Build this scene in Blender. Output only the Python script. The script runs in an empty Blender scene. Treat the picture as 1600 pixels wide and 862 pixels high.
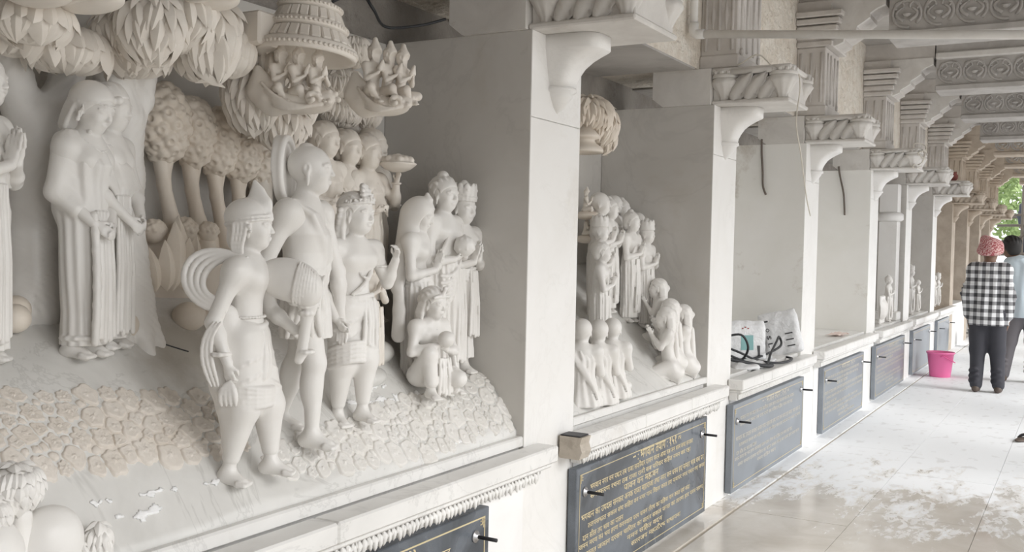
import bpy, math, random
import numpy as np
from mathutils import Vector, Matrix
random.seed(7); rng = np.random.default_rng(7)
scene = bpy.context.scene
COL = scene.collection
# ------------------------------------------------------------------ camera
F_PX = 1549.45
YAW, PIT, ROL = (math.radians(a) for a in (-30.0926, -1.6544, 1.225))
CAM = Vector((1.8109, 0, 1.45))
_fw = Vector((math.sin(YAW), math.cos(YAW), 0)); _rt = Vector((math.cos(YAW), -math.sin(YAW), 0)); _up = Vector((0, 0, 1))
_f2 = _fw * math.cos(PIT) + _up * math.sin(PIT); _u2 = _up * math.cos(PIT) - _fw * math.sin(PIT)
_r3 = _rt * math.cos(ROL) + _u2 * math.sin(ROL); _u3 = _u2 * math.cos(ROL) - _rt * math.sin(ROL)
cam_d = bpy.data.cameras.new('camera'); cam_d.sensor_width = 36; cam_d.lens = F_PX / 1600 * 36; cam_d.clip_start = .05
cam = bpy.data.objects.new('camera', cam_d); COL.objects.link(cam)
m = Matrix((( _r3.x, _u3.x, -_f2.x, CAM.x), (_r3.y, _u3.y, -_f2.y, CAM.y), (_r3.z, _u3.z, -_f2.z, CAM.z), (0, 0, 0, 1)))
cam.matrix_world = m
scene.camera = cam
# ------------------------------------------------------------------ world: bright hazy overcast sky
w = bpy.data.worlds.new('overcast_sky'); scene.world = w; w.use_nodes = True
bg = w.node_tree.nodes['Background']
bg.inputs[0].default_value = (.97, .985, 1, 1); bg.inputs[1].default_value = 1.75
# hazy sun behind thin cloud, over the open side of the gallery
sun_d = bpy.data.lights.new('hazy_sun', 'SUN'); sun_d.energy = 2.3; sun_d.angle = math.radians(34); sun_d.color = (1, .99, .975)
sun = bpy.data.objects.new('hazy_sun', sun_d); COL.objects.link(sun)
sun.rotation_euler = Vector((-1, .12, -.62)).to_track_quat('-Z', 'Y').to_euler()
# ------------------------------------------------------------------ exposure
vs = scene.view_settings
vs.view_transform = 'Standard'; vs.look = 'None'; vs.gamma = 1; vs.use_curve_mapping = False
vs.exposure = 0.2
scene.cycles.max_bounces = 10; scene.cycles.diffuse_bounces = 6; scene.cycles.glossy_bounces = 3
scene.cycles.use_denoising = True
# ================================================================== helpers
def link(o, parent=None):
    COL.objects.link(o)
    if parent is not None: o.parent = parent
    return o
def tag(o, label=None, cat=None, group=None, kind=None):
    if label: o['label'] = label
    if cat: o['category'] = cat
    if group: o['group'] = group
    if kind: o['kind'] = kind
    return o
def empty(name, loc=(0, 0, 0), rz=0, sc=1, label=None, cat=None, group=None):
    o = bpy.data.objects.new(name, None); o.empty_display_size = .1
    o.location = loc; o.rotation_euler = (0, 0, rz); o.scale = (sc, sc, sc)
    link(o); return tag(o, label, cat, group)
def npmesh(name, V, Fq, smooth=True):
    me = bpy.data.meshes.new(name); V = np.asarray(V, np.float32); Fq = np.asarray(Fq, np.int32); n = Fq.shape[1]
    me.vertices.add(len(V)); me.vertices.foreach_set('co', V.ravel())
    me.loops.add(Fq.size); me.loops.foreach_set('vertex_index', Fq.ravel())
    me.polygons.add(len(Fq)); me.polygons.foreach_set('loop_start', np.arange(0, Fq.size, n, dtype=np.int32))
    me.polygons.foreach_set('use_smooth', np.full(len(Fq), smooth)); me.update(calc_edges=True); return me
class MB:
    """collects simple solids into one mesh"""
    def __init__(s): s.v = []; s.f = []; s.sm = []
    def add(s, vs, fs, smooth=False):
        b = len(s.v); s.v += [tuple(v) for v in vs]; s.f += [tuple(i + b for i in f) for f in fs]; s.sm += [smooth] * len(fs); return s
    def box(s, lo, hi, bev=0):
        x0, y0, z0 = lo; x1, y1, z1 = hi
        if bev <= 0:
            return s.add([(x0,y0,z0),(x1,y0,z0),(x1,y1,z0),(x0,y1,z0),(x0,y0,z1),(x1,y0,z1),(x1,y1,z1),(x0,y1,z1)],
                         [(0,3,2,1),(4,5,6,7),(0,1,5,4),(1,2,6,5),(2,3,7,6),(3,0,4,7)])
        b = bev; xs = ((x0, x0 + b), (x1, x1 - b)); ys = ((y0, y0 + b), (y1, y1 - b)); zs = ((z0, z0 + b), (z1, z1 - b))
        vs = []; idx = {}
        for i in (0, 1):
            for j in (0, 1):
                for k in (0, 1):
                    for a in range(3):
                        p = [xs[i][1], ys[j][1], zs[k][1]]; p[a] = (xs[i][0], ys[j][0], zs[k][0])[a]
                        idx[i, j, k, a] = len(vs); vs.append(p)
        fs = []
        for a in range(3):
            b_, c_ = (a + 1) % 3, (a + 2) % 3
            for sgn in (0, 1):
                q = []
                for (u, v) in ((0, 0), (1, 0), (1, 1), (0, 1)):
                    k = [0, 0, 0]; k[a] = sgn; k[b_] = u; k[c_] = v; q.append(idx[k[0], k[1], k[2], a])
                fs.append(q if sgn else q[::-1])
        for a in range(3):      # edges along axis a
            b_, c_ = (a + 1) % 3, (a + 2) % 3
            for u in (0, 1):
                for v in (0, 1):
                    k0 = [0, 0, 0]; k0[b_] = u; k0[c_] = v; k1 = list(k0); k1[a] = 1
                    q = [idx[(*k0, b_)], idx[(*k1, b_)], idx[(*k1, c_)], idx[(*k0, c_)]]
                    fs.append(q if (u == v) else q[::-1])
        for i in (0, 1):
            for j in (0, 1):
                for k in (0, 1):
                    q = [idx[i, j, k, a] for a in range(3)]; fs.append(q if (i + j + k) % 2 else q[::-1])
        return s.add(vs, fs)
    def tube(s, pts, r, n=8, cap=True, smooth=True):
        pts = [Vector(p) for p in pts]; rs = r if hasattr(r, '__len__') else [r] * len(pts)
        vs = []; fs = []; up = None
        for i, p in enumerate(pts):
            t = (pts[min(i + 1, len(pts) - 1)] - pts[max(i - 1, 0)]).normalized()
            if up is None: up = Vector((0, 0, 1)) if abs(t.z) < .9 else Vector((1, 0, 0))
            a = t.cross(up).normalized(); b = a.cross(t).normalized(); up = b
            for k in range(n):
                an = 2 * math.pi * k / n; vs.append(p + (a * math.cos(an) + b * math.sin(an)) * rs[i])
        for i in range(len(pts) - 1):
            for k in range(n):
                k2 = (k + 1) % n; fs.append((i*n+k, i*n+k2, (i+1)*n+k2, (i+1)*n+k))
        if cap: fs += [tuple(range(n))[::-1], tuple(range((len(pts)-1)*n, len(pts)*n))]
        return s.add(vs, fs, smooth)
    def lathe(s, prof, n=24, c=(0, 0, 0), smooth=True, cap=True, ax='z'):
        vs = []; fs = []
        for (r, z) in prof:
            for k in range(n):
                a = 2 * math.pi * k / n; p = (r * math.cos(a), r * math.sin(a), z)
                if ax == 'x': p = (p[2], p[0], p[1])
                vs.append((p[0] + c[0], p[1] + c[1], p[2] + c[2]))
        for i in range(len(prof) - 1):
            for k in range(n):
                k2 = (k + 1) % n; fs.append((i*n+k, i*n+k2, (i+1)*n+k2, (i+1)*n+k))
        if cap:
            fs += [tuple(range(n))[::-1], tuple(range((len(prof)-1)*n, len(prof)*n))]
        return s.add(vs, fs, smooth)
    def prism(s, poly, a0, a1, axis='y', smooth=False):
        """poly: list of 2-D points; extruded along axis between a0 and a1"""
        n = len(poly); vs = []
        for a in (a0, a1):
            for (u, v) in poly: vs.append((u, a, v) if axis == 'y' else ((a, u, v) if axis == 'x' else (u, v, a)))
        fs = [tuple(range(n))[::-1], tuple(range(n, 2*n))]
        fs += [(i, (i+1) % n, n + (i+1) % n, n + i) for i in range(n)]
        return s.add(vs, fs, smooth)
    def mesh(s, name):
        me = bpy.data.meshes.new(name); me.from_pydata(s.v, [], s.f)
        me.polygons.foreach_set('use_smooth', s.sm); me.update()
        import bmesh
        bm = bmesh.new(); bm.from_mesh(me); bmesh.ops.recalc_face_normals(bm, faces=bm.faces); bm.to_mesh(me); bm.free()
        return me
    def build(s, name, mat, parent=None, loc=None):
        me = s.mesh(name); me.materials.append(mat); o = bpy.data.objects.new(name, me)
        if loc: o.location = loc
        return link(o, parent)
def inst(name, me, parent, loc=(0, 0, 0), rot=None, sc=None):
    o = bpy.data.objects.new(name, me); o.location = loc
    if rot is not None:
        if isinstance(rot, Matrix): o.rotation_euler = rot.to_euler()
        else: o.rotation_euler = rot
    if sc is not None: o.scale = sc if hasattr(sc, '__len__') else (sc, sc, sc)
    return link(o, parent)
def copy_tree(o, parent=None):
    c = o.copy(); COL.objects.link(c); c.parent = parent
    if parent is not None: c.matrix_parent_inverse = o.matrix_parent_inverse
    for ch in KIDS.get(o.name, [x for x in o.children]): copy_tree(ch, c)
    return c
KIDS = {}
# ------------------------------------------------------------------ signed distance sculpting
def V3(*a): return np.array(a, float)
class SDF:
    def __init__(s): s.ops = []
    def add(s, fn, lo, hi, k=0., op='u'): s.ops.append((fn, np.array(lo, float), np.array(hi, float), k, op)); return s
    def ell(s, c, r, k=.01, R=None, op='u'):
        c = np.array(c, float); r = np.array(r, float) * np.ones(3)
        if R is None: ext = r
        else: R = np.array(R, float); ext = np.sqrt(((R * r) ** 2).sum(1))
        def fn(x, y, z):
            x, y, z = x - c[0], y - c[1], z - c[2]
            if R is not None: x, y, z = R[0,0]*x+R[1,0]*y+R[2,0]*z, R[0,1]*x+R[1,1]*y+R[2,1]*z, R[0,2]*x+R[1,2]*y+R[2,2]*z
            k0 = np.sqrt((x/r[0])**2 + (y/r[1])**2 + (z/r[2])**2); k1 = np.sqrt((x/r[0]**2)**2 + (y/r[1]**2)**2 + (z/r[2]**2)**2)
            return k0 * (k0 - 1) / np.maximum(k1, 1e-6)
        return s.add(fn, c - ext, c + ext, k, op)
    def cone(s, a, b, ra, rb, k=.01, op='u', flat=None):
        a = np.array(a, float); b = np.array(b, float); ab = b - a; L2 = max((ab ** 2).sum(), 1e-9); R = max(ra, rb)
        def fn(x, y, z):
            x, y, z = x - a[0], y - a[1], z - a[2]
            t = np.clip((x*ab[0] + y*ab[1] + z*ab[2]) / L2, 0, 1)
            x, y, z = x - t*ab[0], y - t*ab[1], z - t*ab[2]
            if flat is not None:
                n, sc = flat; q = (x*n[0] + y*n[1] + z*n[2]) * (1/sc - 1); x, y, z = x + q*n[0], y + q*n[1], z + q*n[2]
                return (np.sqrt(x*x + y*y + z*z) - (ra + (rb-ra)*t)) * sc
            return np.sqrt(x*x + y*y + z*z) - (ra + (rb-ra)*t)
        return s.add(fn, np.minimum(a, b) - R, np.maximum(a, b) + R, k, op)
    def path(s, pts, r, k=.004, op='u', flat=None):
        rs = r if hasattr(r, '__len__') else [r] * len(pts)
        for i in range(len(pts) - 1): s.cone(pts[i], pts[i+1], rs[i], rs[i+1], k, op, flat)
        return s
    def loft(s, secs, k=.01, folds=(), op='u', rnd=0.006):
        """stack of ellipses (z, cx, cy, rx, ry); folds: (count, depth, phase, lean)"""
        A = np.array(secs, float); A = A[np.argsort(A[:, 0])]
        lo = V3((A[:,1]-A[:,3]).min(), (A[:,2]-A[:,4]).min(), A[0,0]) - .012; hi = V3((A[:,1]+A[:,3]).max(), (A[:,2]+A[:,4]).max(), A[-1,0]) + .012
        def fn(x, y, z):
            zz = np.clip(z, A[0,0], A[-1,0]); g = [np.interp(zz, A[:,0], A[:,i]) for i in range(1, 5)]
            dx, dy = x - g[0], y - g[1]; q = np.sqrt((dx/g[2])**2 + (dy/g[3])**2); d = (q - 1) * np.minimum(g[2], g[3])
            if folds:
                th = np.arctan2(dy/g[3], dx/g[2])
                for (n, am, ph, lean) in folds: d = d - am * np.cos(n*th + ph + lean*z)
            e = np.maximum(z - A[-1,0], A[0,0] - z)
            return np.maximum(d, e) + 0 * x
        return s.add(fn, lo, hi, k, op)
    def box(s, c, h, rad=.004, k=.004, R=None, op='u'):
        c = np.array(c, float); h = np.array(h, float); R0 = None if R is None else np.array(R, float)
        ext = h if R0 is None else np.abs(R0) @ h
        def fn(x, y, z):
            x, y, z = x - c[0], y - c[1], z - c[2]
            if R0 is not None: x, y, z = R0[0,0]*x+R0[1,0]*y+R0[2,0]*z, R0[0,1]*x+R0[1,1]*y+R0[2,1]*z, R0[0,2]*x+R0[1,2]*y+R0[2,2]*z
            qx, qy, qz = np.abs(x)-h[0]+rad, np.abs(y)-h[1]+rad, np.abs(z)-h[2]+rad
            return np.sqrt(np.maximum(qx,0)**2+np.maximum(qy,0)**2+np.maximum(qz,0)**2) + np.minimum(np.maximum(np.maximum(qx,qy),qz),0) - rad
        return s.add(fn, c - ext - rad, c + ext + rad, k, op)
    def bump(s, fn): s.post = fn; return s
    def arrays(s, vox):
        U = [o for o in s.ops if o[4] == 'u']
        lo = np.min([o[1] for o in U], 0) - 3*vox - .01; hi = np.max([o[2] for o in U], 0) + 3*vox + .01
        n = np.ceil((hi - lo) / vox).astype(int) + 1
        ax = [(lo[i] + vox*np.arange(n[i])).astype(np.float32) for i in range(3)]
        D = np.full(n, 9., np.float32)
        for fn, a, b, k, op in s.ops:
            mg = k + 2.5*vox
            i0 = np.clip(np.floor((a - mg - lo)/vox).astype(int), 0, n); i1 = np.clip(np.ceil((b + mg - lo)/vox).astype(int) + 1, 0, n)
            if (i1 <= i0).any(): continue
            sl = tuple(slice(p, q) for p, q in zip(i0, i1))
            d = fn(ax[0][sl[0]][:,None,None], ax[1][sl[1]][None,:,None], ax[2][sl[2]][None,None,:]).astype(np.float32)
            cur = D[sl]
            if op == 'u':
                if k > 0: h = np.maximum(k - np.abs(cur - d), 0) / k; D[sl] = np.minimum(cur, d) - h*h*k*.25
                else: D[sl] = np.minimum(cur, d)
            else:
                d = -d
                if k > 0: h = np.maximum(k - np.abs(cur - d), 0) / k; D[sl] = np.maximum(cur, d) + h*h*k*.25
                else: D[sl] = np.maximum(cur, d)
        if hasattr(s, 'post'):
            D = D + s.post(ax[0][:,None,None], ax[1][None,:,None], ax[2][None,None,:])
        D[[0,-1]] = np.maximum(D[[0,-1]], .1*vox); D[:,[0,-1]] = np.maximum(D[:,[0,-1]], .1*vox); D[:,:,[0,-1]] = np.maximum(D[:,:,[0,-1]], .1*vox)
        return surface_nets(D, lo, vox)
    def build(s, name, vox, mat, parent=None):
        Vt, Fq = s.arrays(vox); me = npmesh(name, Vt, Fq); me.materials.append(mat)
        o = bpy.data.objects.new(name, me); return link(o, parent)
def surface_nets(D, lo, vox):
    S = D < 0; c = np.zeros(np.array(D.shape) - 1, np.int8)
    off = [(i, j, k) for i in (0,1) for j in (0,1) for k in (0,1)]
    sh = c.shape
    for (i,j,k) in off: c += S[i:i+sh[0], j:j+sh[1], k:k+sh[2]]
    act = np.argwhere((c > 0) & (c < 8)); n = len(act)
    vid = np.full(sh, -1, np.int32); vid[act[:,0], act[:,1], act[:,2]] = np.arange(n)
    vals = np.stack([D[act[:,0]+i, act[:,1]+j, act[:,2]+k] for (i,j,k) in off], 1)
    acc = np.zeros((n, 3), np.float32); cnt = np.zeros(n, np.float32); offa = np.array(off, np.float32)
    for a in range(8):
        for b in range(a+1, 8):
            if np.abs(offa[a]-offa[b]).sum() != 1: continue
            va, vb = vals[:,a], vals[:,b]; mk = (va < 0) != (vb < 0)
            t = np.where(mk, va / np.where(mk, va - vb, 1), 0)
            acc += np.where(mk[:,None], offa[a] + t[:,None]*(offa[b]-offa[a]), 0); cnt += mk
    P = (act + acc / np.maximum(cnt,1)[:,None]) * vox + lo
    quads = []
    for ax in range(3):
        u, v = (ax+1) % 3, (ax+2) % 3
        sl0 = [slice(None)]*3; sl1 = [slice(None)]*3; sl0[ax] = slice(0,-1); sl1[ax] = slice(1,None)
        A, B = S[tuple(sl0)], S[tuple(sl1)]
        for flip in (False, True):
            e = np.argwhere((A & ~B) if not flip else (~A & B))
            if not len(e): continue
            e = e[(e[:,u] > 0) & (e[:,v] > 0) & (e[:,u] < sh[u]) & (e[:,v] < sh[v])]
            q = []
            for (du, dv) in ((0,0), (-1,0), (-1,-1), (0,-1)):
                w_ = e.copy(); w_[:,u] += du; w_[:,v] += dv; q.append(vid[w_[:,0], w_[:,1], w_[:,2]])
            q = np.stack(q, 1); quads.append(q[:, ::-1] if flip else q)
    Q = np.concatenate(quads); return P, Q[(Q >= 0).all(1)]
# ================================================================== materials
def nodemat(name):
    m = bpy.data.materials.new(name); m.use_nodes = True; nt = m.node_tree
    b = nt.nodes['Principled BSDF']; return m, nt, b
def N(nt, t, **kw):
    n = nt.nodes.new(t)
    for k, v in kw.items():
        if k in n.inputs: n.inputs[k].default_value = v
        else: setattr(n, k, v)
    return n
def coords(nt, kind='Object', scale=(1,1,1)):
    if kind == 'World':
        g = N(nt, 'ShaderNodeNewGeometry'); src = g.outputs['Position']
    else:
        g = N(nt, 'ShaderNodeTexCoord'); src = g.outputs[kind]
    mp = N(nt, 'ShaderNodeMapping'); mp.inputs['Scale'].default_value = scale; nt.links.new(src, mp.inputs['Vector']); return mp.outputs[0]
def noise(nt, vec, sc, det=4, rough=.55, dist=0):
    n = N(nt, 'ShaderNodeTexNoise'); n.inputs['Scale'].default_value = sc; n.inputs['Detail'].default_value = det
    n.inputs['Roughness'].default_value = rough; n.inputs['Distortion'].default_value = dist
    nt.links.new(vec, n.inputs['Vector']); return n.outputs['Fac']
def ramp(nt, fac, stops):
    r = N(nt, 'ShaderNodeValToRGB'); e = r.color_ramp.elements
    while len(e) < len(stops): e.new(.5)
    for i, (p, c) in enumerate(stops):
        e[i].position = p; e[i].color = (c, c, c, 1) if not hasattr(c, '__len__') else (*c[:3], 1)
    nt.links.new(fac, r.inputs['Fac']); return r.outputs['Color']
def mix(nt, fac, a, b, mode='MIX'):
    n = N(nt, 'ShaderNodeMix'); n.data_type = 'RGBA'; n.blend_type = mode
    for s, v in ((n.inputs[0], fac), (n.inputs[6], a), (n.inputs[7], b)):
        if hasattr(v, 'is_output'): nt.links.new(v, s)
        elif hasattr(v, '__len__'): s.default_value = (*v[:3], 1)
        else: s.default_value = v
    return n.outputs[2]
def math_(nt, op, a, b=None):
    n = N(nt, 'ShaderNodeMath'); n.operation = op
    for i, v in enumerate((a, b)):
        if v is None: continue
        if hasattr(v, 'is_output'): nt.links.new(v, n.inputs[i])
        else: n.inputs[i].default_value = v
    return n.outputs[0]
def bump(nt, b, h, st, dist=.01):
    n = N(nt, 'ShaderNodeBump'); n.inputs['Strength'].default_value = st; n.inputs['Distance'].default_value = dist
    nt.links.new(h, n.inputs['Height']); nt.links.new(n.outputs[0], b.inputs['Normal'])
def stone(name, c1, c2, rough=.45, sc=4, veins=0., veincol=(.3,.29,.28), stains=0., staincol=(.35,.3,.22), bst=.1, bsc=60, spec=.4, kind='World', bdist=.004):
    m, nt, b = nodemat(name); v = coords(nt, kind)
    c = ramp(nt, noise(nt, v, sc, 5, .6, .6), [(.3, c1), (.72, c2)])
    if veins:
        f = ramp(nt, noise(nt, v, sc*.45, 6, .65, 1.6), [(.485, 0), (.5, 1), (.515, 0)])
        c = mix(nt, math_(nt, 'MULTIPLY', f, veins), c, veincol)
    if stains:
        f = ramp(nt, noise(nt, v, sc*.8, 8, .7, .3), [(.58, 0), (.68, 1)])
        c = mix(nt, math_(nt, 'MULTIPLY', f, stains), c, staincol)
    nt.links.new(c, b.inputs['Base Color']); b.inputs['Roughness'].default_value = rough; b.inputs['Specular IOR Level'].default_value = spec
    if bst: bump(nt, b, noise(nt, v, bsc, 5, .6), bst, bdist)
    return m
def plain(name, col, rough=.5, metal=0, spec=.5):
    m, nt, b = nodemat(name); b.inputs['Base Color'].default_value = (*col, 1); b.inputs['Roughness'].default_value = rough
    b.inputs['Metallic'].default_value = metal; b.inputs['Specular IOR Level'].default_value = spec; return m
M = {}
M['statue'] = stone('carved_white_marble', (.755,.732,.70), (.825,.81,.785), .34, 5, bst=.12, bsc=90, bdist=.002)
M['statue_warm'] = stone('carved_warm_marble', (.70,.62,.53), (.79,.73,.65), .42, 6, bst=.2, bsc=80, bdist=.002)
M['statue_rear'] = stone('carved_cream_marble', (.72,.665,.60), (.80,.76,.70), .42, 6, bst=.15, bsc=80, bdist=.002)
M['ground'] = stone('polished_ground_marble', (.60,.585,.555), (.76,.745,.715), .28, 2.5, veins=.3, stains=.5, staincol=(.45,.40,.33), bst=.25, bsc=9, spec=.55, bdist=.006)
def stained_shaded_ground():
    m, nt, b = nodemat('stained_shaded_ground_marble'); v = coords(nt, 'World')
    c = ramp(nt, noise(nt, v, 2.5, 5, .6, .6), [(.3, (.60,.59,.565)), (.72, (.76,.75,.725))])
    f = ramp(nt, noise(nt, v, 1.2, 6, .65, 1.6), [(.488, 0), (.5, 1), (.512, 0)]); c = mix(nt, math_(nt, 'MULTIPLY', f, .3), c, (.36,.35,.33))
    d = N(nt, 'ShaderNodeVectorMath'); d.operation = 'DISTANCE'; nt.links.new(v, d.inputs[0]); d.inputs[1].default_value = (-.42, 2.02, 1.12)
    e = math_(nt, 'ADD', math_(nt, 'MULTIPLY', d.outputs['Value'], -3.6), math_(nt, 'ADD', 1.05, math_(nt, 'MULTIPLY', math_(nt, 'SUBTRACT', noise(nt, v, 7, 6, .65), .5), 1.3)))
    s = ramp(nt, e, [(.25, 0), (.75, 1)]); c = mix(nt, math_(nt, 'MULTIPLY', s, .75), c, (.42,.385,.33))       # brown stain plus shading, both painted into the upper slab's colour
    nt.links.new(c, b.inputs['Base Color']); b.inputs['Roughness'].default_value = .26; b.inputs['Specular IOR Level'].default_value = .55; bump(nt, b, noise(nt, v, 9, 5, .6), .25, .006); return m
M['ground'] = stained_shaded_ground()
M['bed'] = stone('chiselled_marble', (.66,.60,.53), (.76,.71,.65), .6, 6, bst=.5, bsc=120, bdist=.003)
M['bed_white'] = stone('chiselled_white_marble', (.70,.675,.63), (.79,.77,.74), .5, 6, bst=.45, bsc=120, bdist=.003)
M['slab'] = stone('grey_beige_marble_slab', (.56,.54,.505), (.65,.63,.60), .38, 1.8, veins=.12, stains=.2, staincol=(.45,.40,.32), bst=.04, bsc=20)
M['slab_dirty'] = stone('mortar_stained_marble_slab', (.82,.81,.77), (.88,.87,.845), .5, 1.6, stains=.75, staincol=(.50,.44,.37), bst=.06, bsc=20)
M['white'] = stone('white_marble', (.80,.785,.76), (.87,.86,.845), .38, 2.2, veins=.1, veincol=(.55,.53,.5), stains=.22, staincol=(.6,.55,.47), bst=.04, bsc=25)
M['plinth'] = stone('dusty_white_marble', (.80,.79,.775), (.87,.865,.86), .5, 3, stains=.3, staincol=(.6,.56,.5), bst=.08, bsc=30)
M['sill'] = stone('sill_marble', (.72,.71,.69), (.83,.82,.8), .35, 3, veins=.2, stains=.25, staincol=(.55,.5,.43), bst=.06, bsc=25)
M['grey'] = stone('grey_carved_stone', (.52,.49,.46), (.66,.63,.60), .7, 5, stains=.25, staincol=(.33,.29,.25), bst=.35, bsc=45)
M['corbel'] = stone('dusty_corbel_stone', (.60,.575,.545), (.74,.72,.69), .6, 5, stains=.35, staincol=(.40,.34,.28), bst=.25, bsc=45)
M['plaster'] = stone('rough_cream_plaster', (.70,.63,.54), (.86,.82,.75), .85, 7, stains=.35, staincol=(.56,.47,.36), bst=1., bsc=14, bdist=.05)
M['concrete'] = stone('raw_dark_concrete', (.22,.2,.18), (.38,.355,.325), .85, 4, stains=.5, staincol=(.12,.1,.09), bst=.6, bsc=25, bdist=.02)
M['lintel'] = stone('grey_lintel_concrete', (.36,.34,.32), (.5,.48,.455), .8, 3, stains=.35, staincol=(.24,.22,.2), bst=.3, bsc=18, bdist=.01)
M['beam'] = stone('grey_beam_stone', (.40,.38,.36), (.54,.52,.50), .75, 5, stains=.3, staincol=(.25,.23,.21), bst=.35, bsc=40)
M['brown_stone'] = stone('brown_rough_stone', (.44,.39,.33), (.6,.55,.48), .8, 9, stains=.4, staincol=(.24,.2,.16), bst=.4, bsc=60)
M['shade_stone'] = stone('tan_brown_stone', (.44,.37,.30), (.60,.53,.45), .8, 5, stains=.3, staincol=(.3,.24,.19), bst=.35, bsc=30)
M['paste'] = stone('white_marble_dust_paste', (.88,.88,.88), (.92,.92,.92), .35, 20, bst=.8, bsc=90, bdist=.004)
M['gold'] = plain('gold_letter_paint', (.62,.52,.32), .55)
M['pvc'] = stone('dusty_white_pipe', (.72,.70,.67), (.8,.79,.77), .4, 12, bst=0)
M['iron'] = plain('black_iron', (.025,.025,.028), .45, .3)
M['chrome'] = plain('washer_steel', (.55,.55,.56), .35, .9)
M['cable'] = plain('black_cable_rubber', (.03,.032,.036), .5)
M['cable_brown'] = plain('brown_cable', (.16,.13,.11), .6)
M['wire'] = plain('cream_wire', (.66,.62,.55), .6)
M['pink'] = plain('pink_plastic', (.90,.20,.44), .35)
M['pink_dark'] = plain('pink_handle_plastic', (.72,.1,.3), .4)
M['bucket_dark'] = plain('black_plastic', (.04,.04,.045), .5)
M['skin'] = plain('brown_skin', (.20,.115,.075), .55)
M['hair'] = plain('black_hair', (.018,.016,.015), .6)
M['trouser'] = plain('charcoal_trousers', (.045,.045,.055), .8)
M['trouser2'] = plain('grey_trousers', (.16,.15,.16), .8)
M['shoe'] = plain('brown_shoe_leather', (.10,.075,.06), .6)
M['blue_shirt'] = plain('pale_blue_shirt', (.60,.69,.75), .8)
M['red_cloth'] = None
M['bamboo'] = plain('dark_scaffold_pole', (.09,.075,.06), .7)
M['leaf_green'] = stone('green_foliage', (.10,.17,.05), (.36,.45,.2), .7, 9, bst=0)
M['trunk_brown'] = plain('tree_bark', (.12,.09,.06), .8)
M['dark_cloth'] = plain('navy_cloth', (.04,.045,.06), .8)
M['teal'] = plain('teal_print', (.22,.42,.42), .6)
M['ink'] = plain('black_print', (.05,.05,.055), .6)
def mat_plaid():
    m, nt, b = nodemat('black_white_check_cotton'); v = coords(nt, 'Object'); sx = N(nt, 'ShaderNodeSeparateXYZ'); nt.links.new(v, sx.inputs[0])
    def stripes(out, per, off=0.):
        t = math_(nt, 'FRACT', math_(nt, 'ADD', math_(nt, 'MULTIPLY', out, 1/per), off)); return math_(nt, 'GREATER_THAN', t, .52)
    a = math_(nt, 'ADD', stripes(sx.outputs[1], .046, .2), stripes(sx.outputs[2], .050)); a = math_(nt, 'MULTIPLY', a, .5)
    c = ramp(nt, a, [(.0, (.80,.81,.82)), (.5, (.30,.30,.31)), (1., (.06,.06,.065))]); nt.links.new(c, b.inputs['Base Color']); b.inputs['Roughness'].default_value = .85; return m
M['plaid'] = mat_plaid()
def mat_turban():
    m, nt, b = nodemat('red_white_check_cloth'); v = coords(nt, 'Object')
    wv = N(nt, 'ShaderNodeTexWave'); wv.inputs['Scale'].default_value = 26; wv.inputs['Distortion'].default_value = 9; wv.inputs['Detail'].default_value = 3; wv.inputs['Detail Scale'].default_value = 2.5; wv.bands_direction = 'DIAGONAL'
    nt.links.new(v, wv.inputs['Vector'])
    c = ramp(nt, wv.outputs['Fac'], [(.3, (.36,.09,.10)), (.8, (.66,.44,.42))]); nt.links.new(c, b.inputs['Base Color']); b.inputs['Roughness'].default_value = .9; return m
M['red_cloth'] = mat_turban()
def mat_floor():
    m, nt, b = nodemat('dusty_wet_floor_marble'); v = coords(nt, 'World')
    sx = N(nt, 'ShaderNodeSeparateXYZ'); nt.links.new(v, sx.inputs[0]); y = sx.outputs[1]
    stk = coords(nt, 'World', (2.2, .9, 1)); big = noise(nt, stk, 1.5, 5, .6, .4); fine = noise(nt, coords(nt, 'World', (6, 2.2, 1)), 3, 6, .65, .8)
    base = ramp(nt, noise(nt, v, 3, 6, .6, .8), [(.3, (.54,.49,.43)), (.7, (.74,.71,.66))])
    edge = math_(nt, 'ADD', math_(nt, 'MULTIPLY', math_(nt, 'SUBTRACT', y, 5.7), .55), math_(nt, 'MULTIPLY', math_(nt, 'SUBTRACT', big, .5), 3.2))
    edge = math_(nt, 'ADD', edge, math_(nt, 'MULTIPLY', math_(nt, 'SUBTRACT', fine, .5), 2.0))
    dust = ramp(nt, edge, [(.05, 0), (.6, 1)])
    fp = ramp(nt, noise(nt, coords(nt, 'World', (5, 3.2, 1)), 2.2, 3, .5, .2), [(.60, 0), (.66, .55)])          # scuffs and footprints in the dust
    dustc = mix(nt, fp, (.92,.935,.955), (.70,.70,.70))
    c = mix(nt, dust, base, dustc)
    nt.links.new(c, b.inputs['Base Color'])
    r = mix(nt, dust, (.14,.14,.14), (.55,.55,.55)); nt.links.new(r, b.inputs['Roughness'])
    bump(nt, b, fine, .08, .01); return m
M['floor'] = mat_floor()
def mat_panel(name, ca, cb, lo):
    m, nt, b = nodemat(name); v = coords(nt, 'World')
    n1 = noise(nt, v, 2.6, 4, .55, .8); f = ramp(nt, n1, [(.38, lo), (.66, .9)])
    sp = noise(nt, v, 240, 2); f2 = math_(nt, 'MULTIPLY', f, math_(nt, 'ADD', math_(nt, 'MULTIPLY', sp, .5), .5))
    c = mix(nt, f2, ca, cb); nt.links.new(c, b.inputs['Base Color'])
    r = mix(nt, f, (.16,.16,.16), (.42,.42,.42)); nt.links.new(r, b.inputs['Roughness']); return m
M['panel'] = mat_panel('dusty_black_granite', (.04,.046,.055), (.25,.28,.32), .12)
M['panel_dusty'] = mat_panel('grey_film_granite', (.12,.135,.155), (.34,.37,.41), .45)
M['gold_dusty'] = plain('dusty_letter_paint', (.56,.53,.46), .6)
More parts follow.
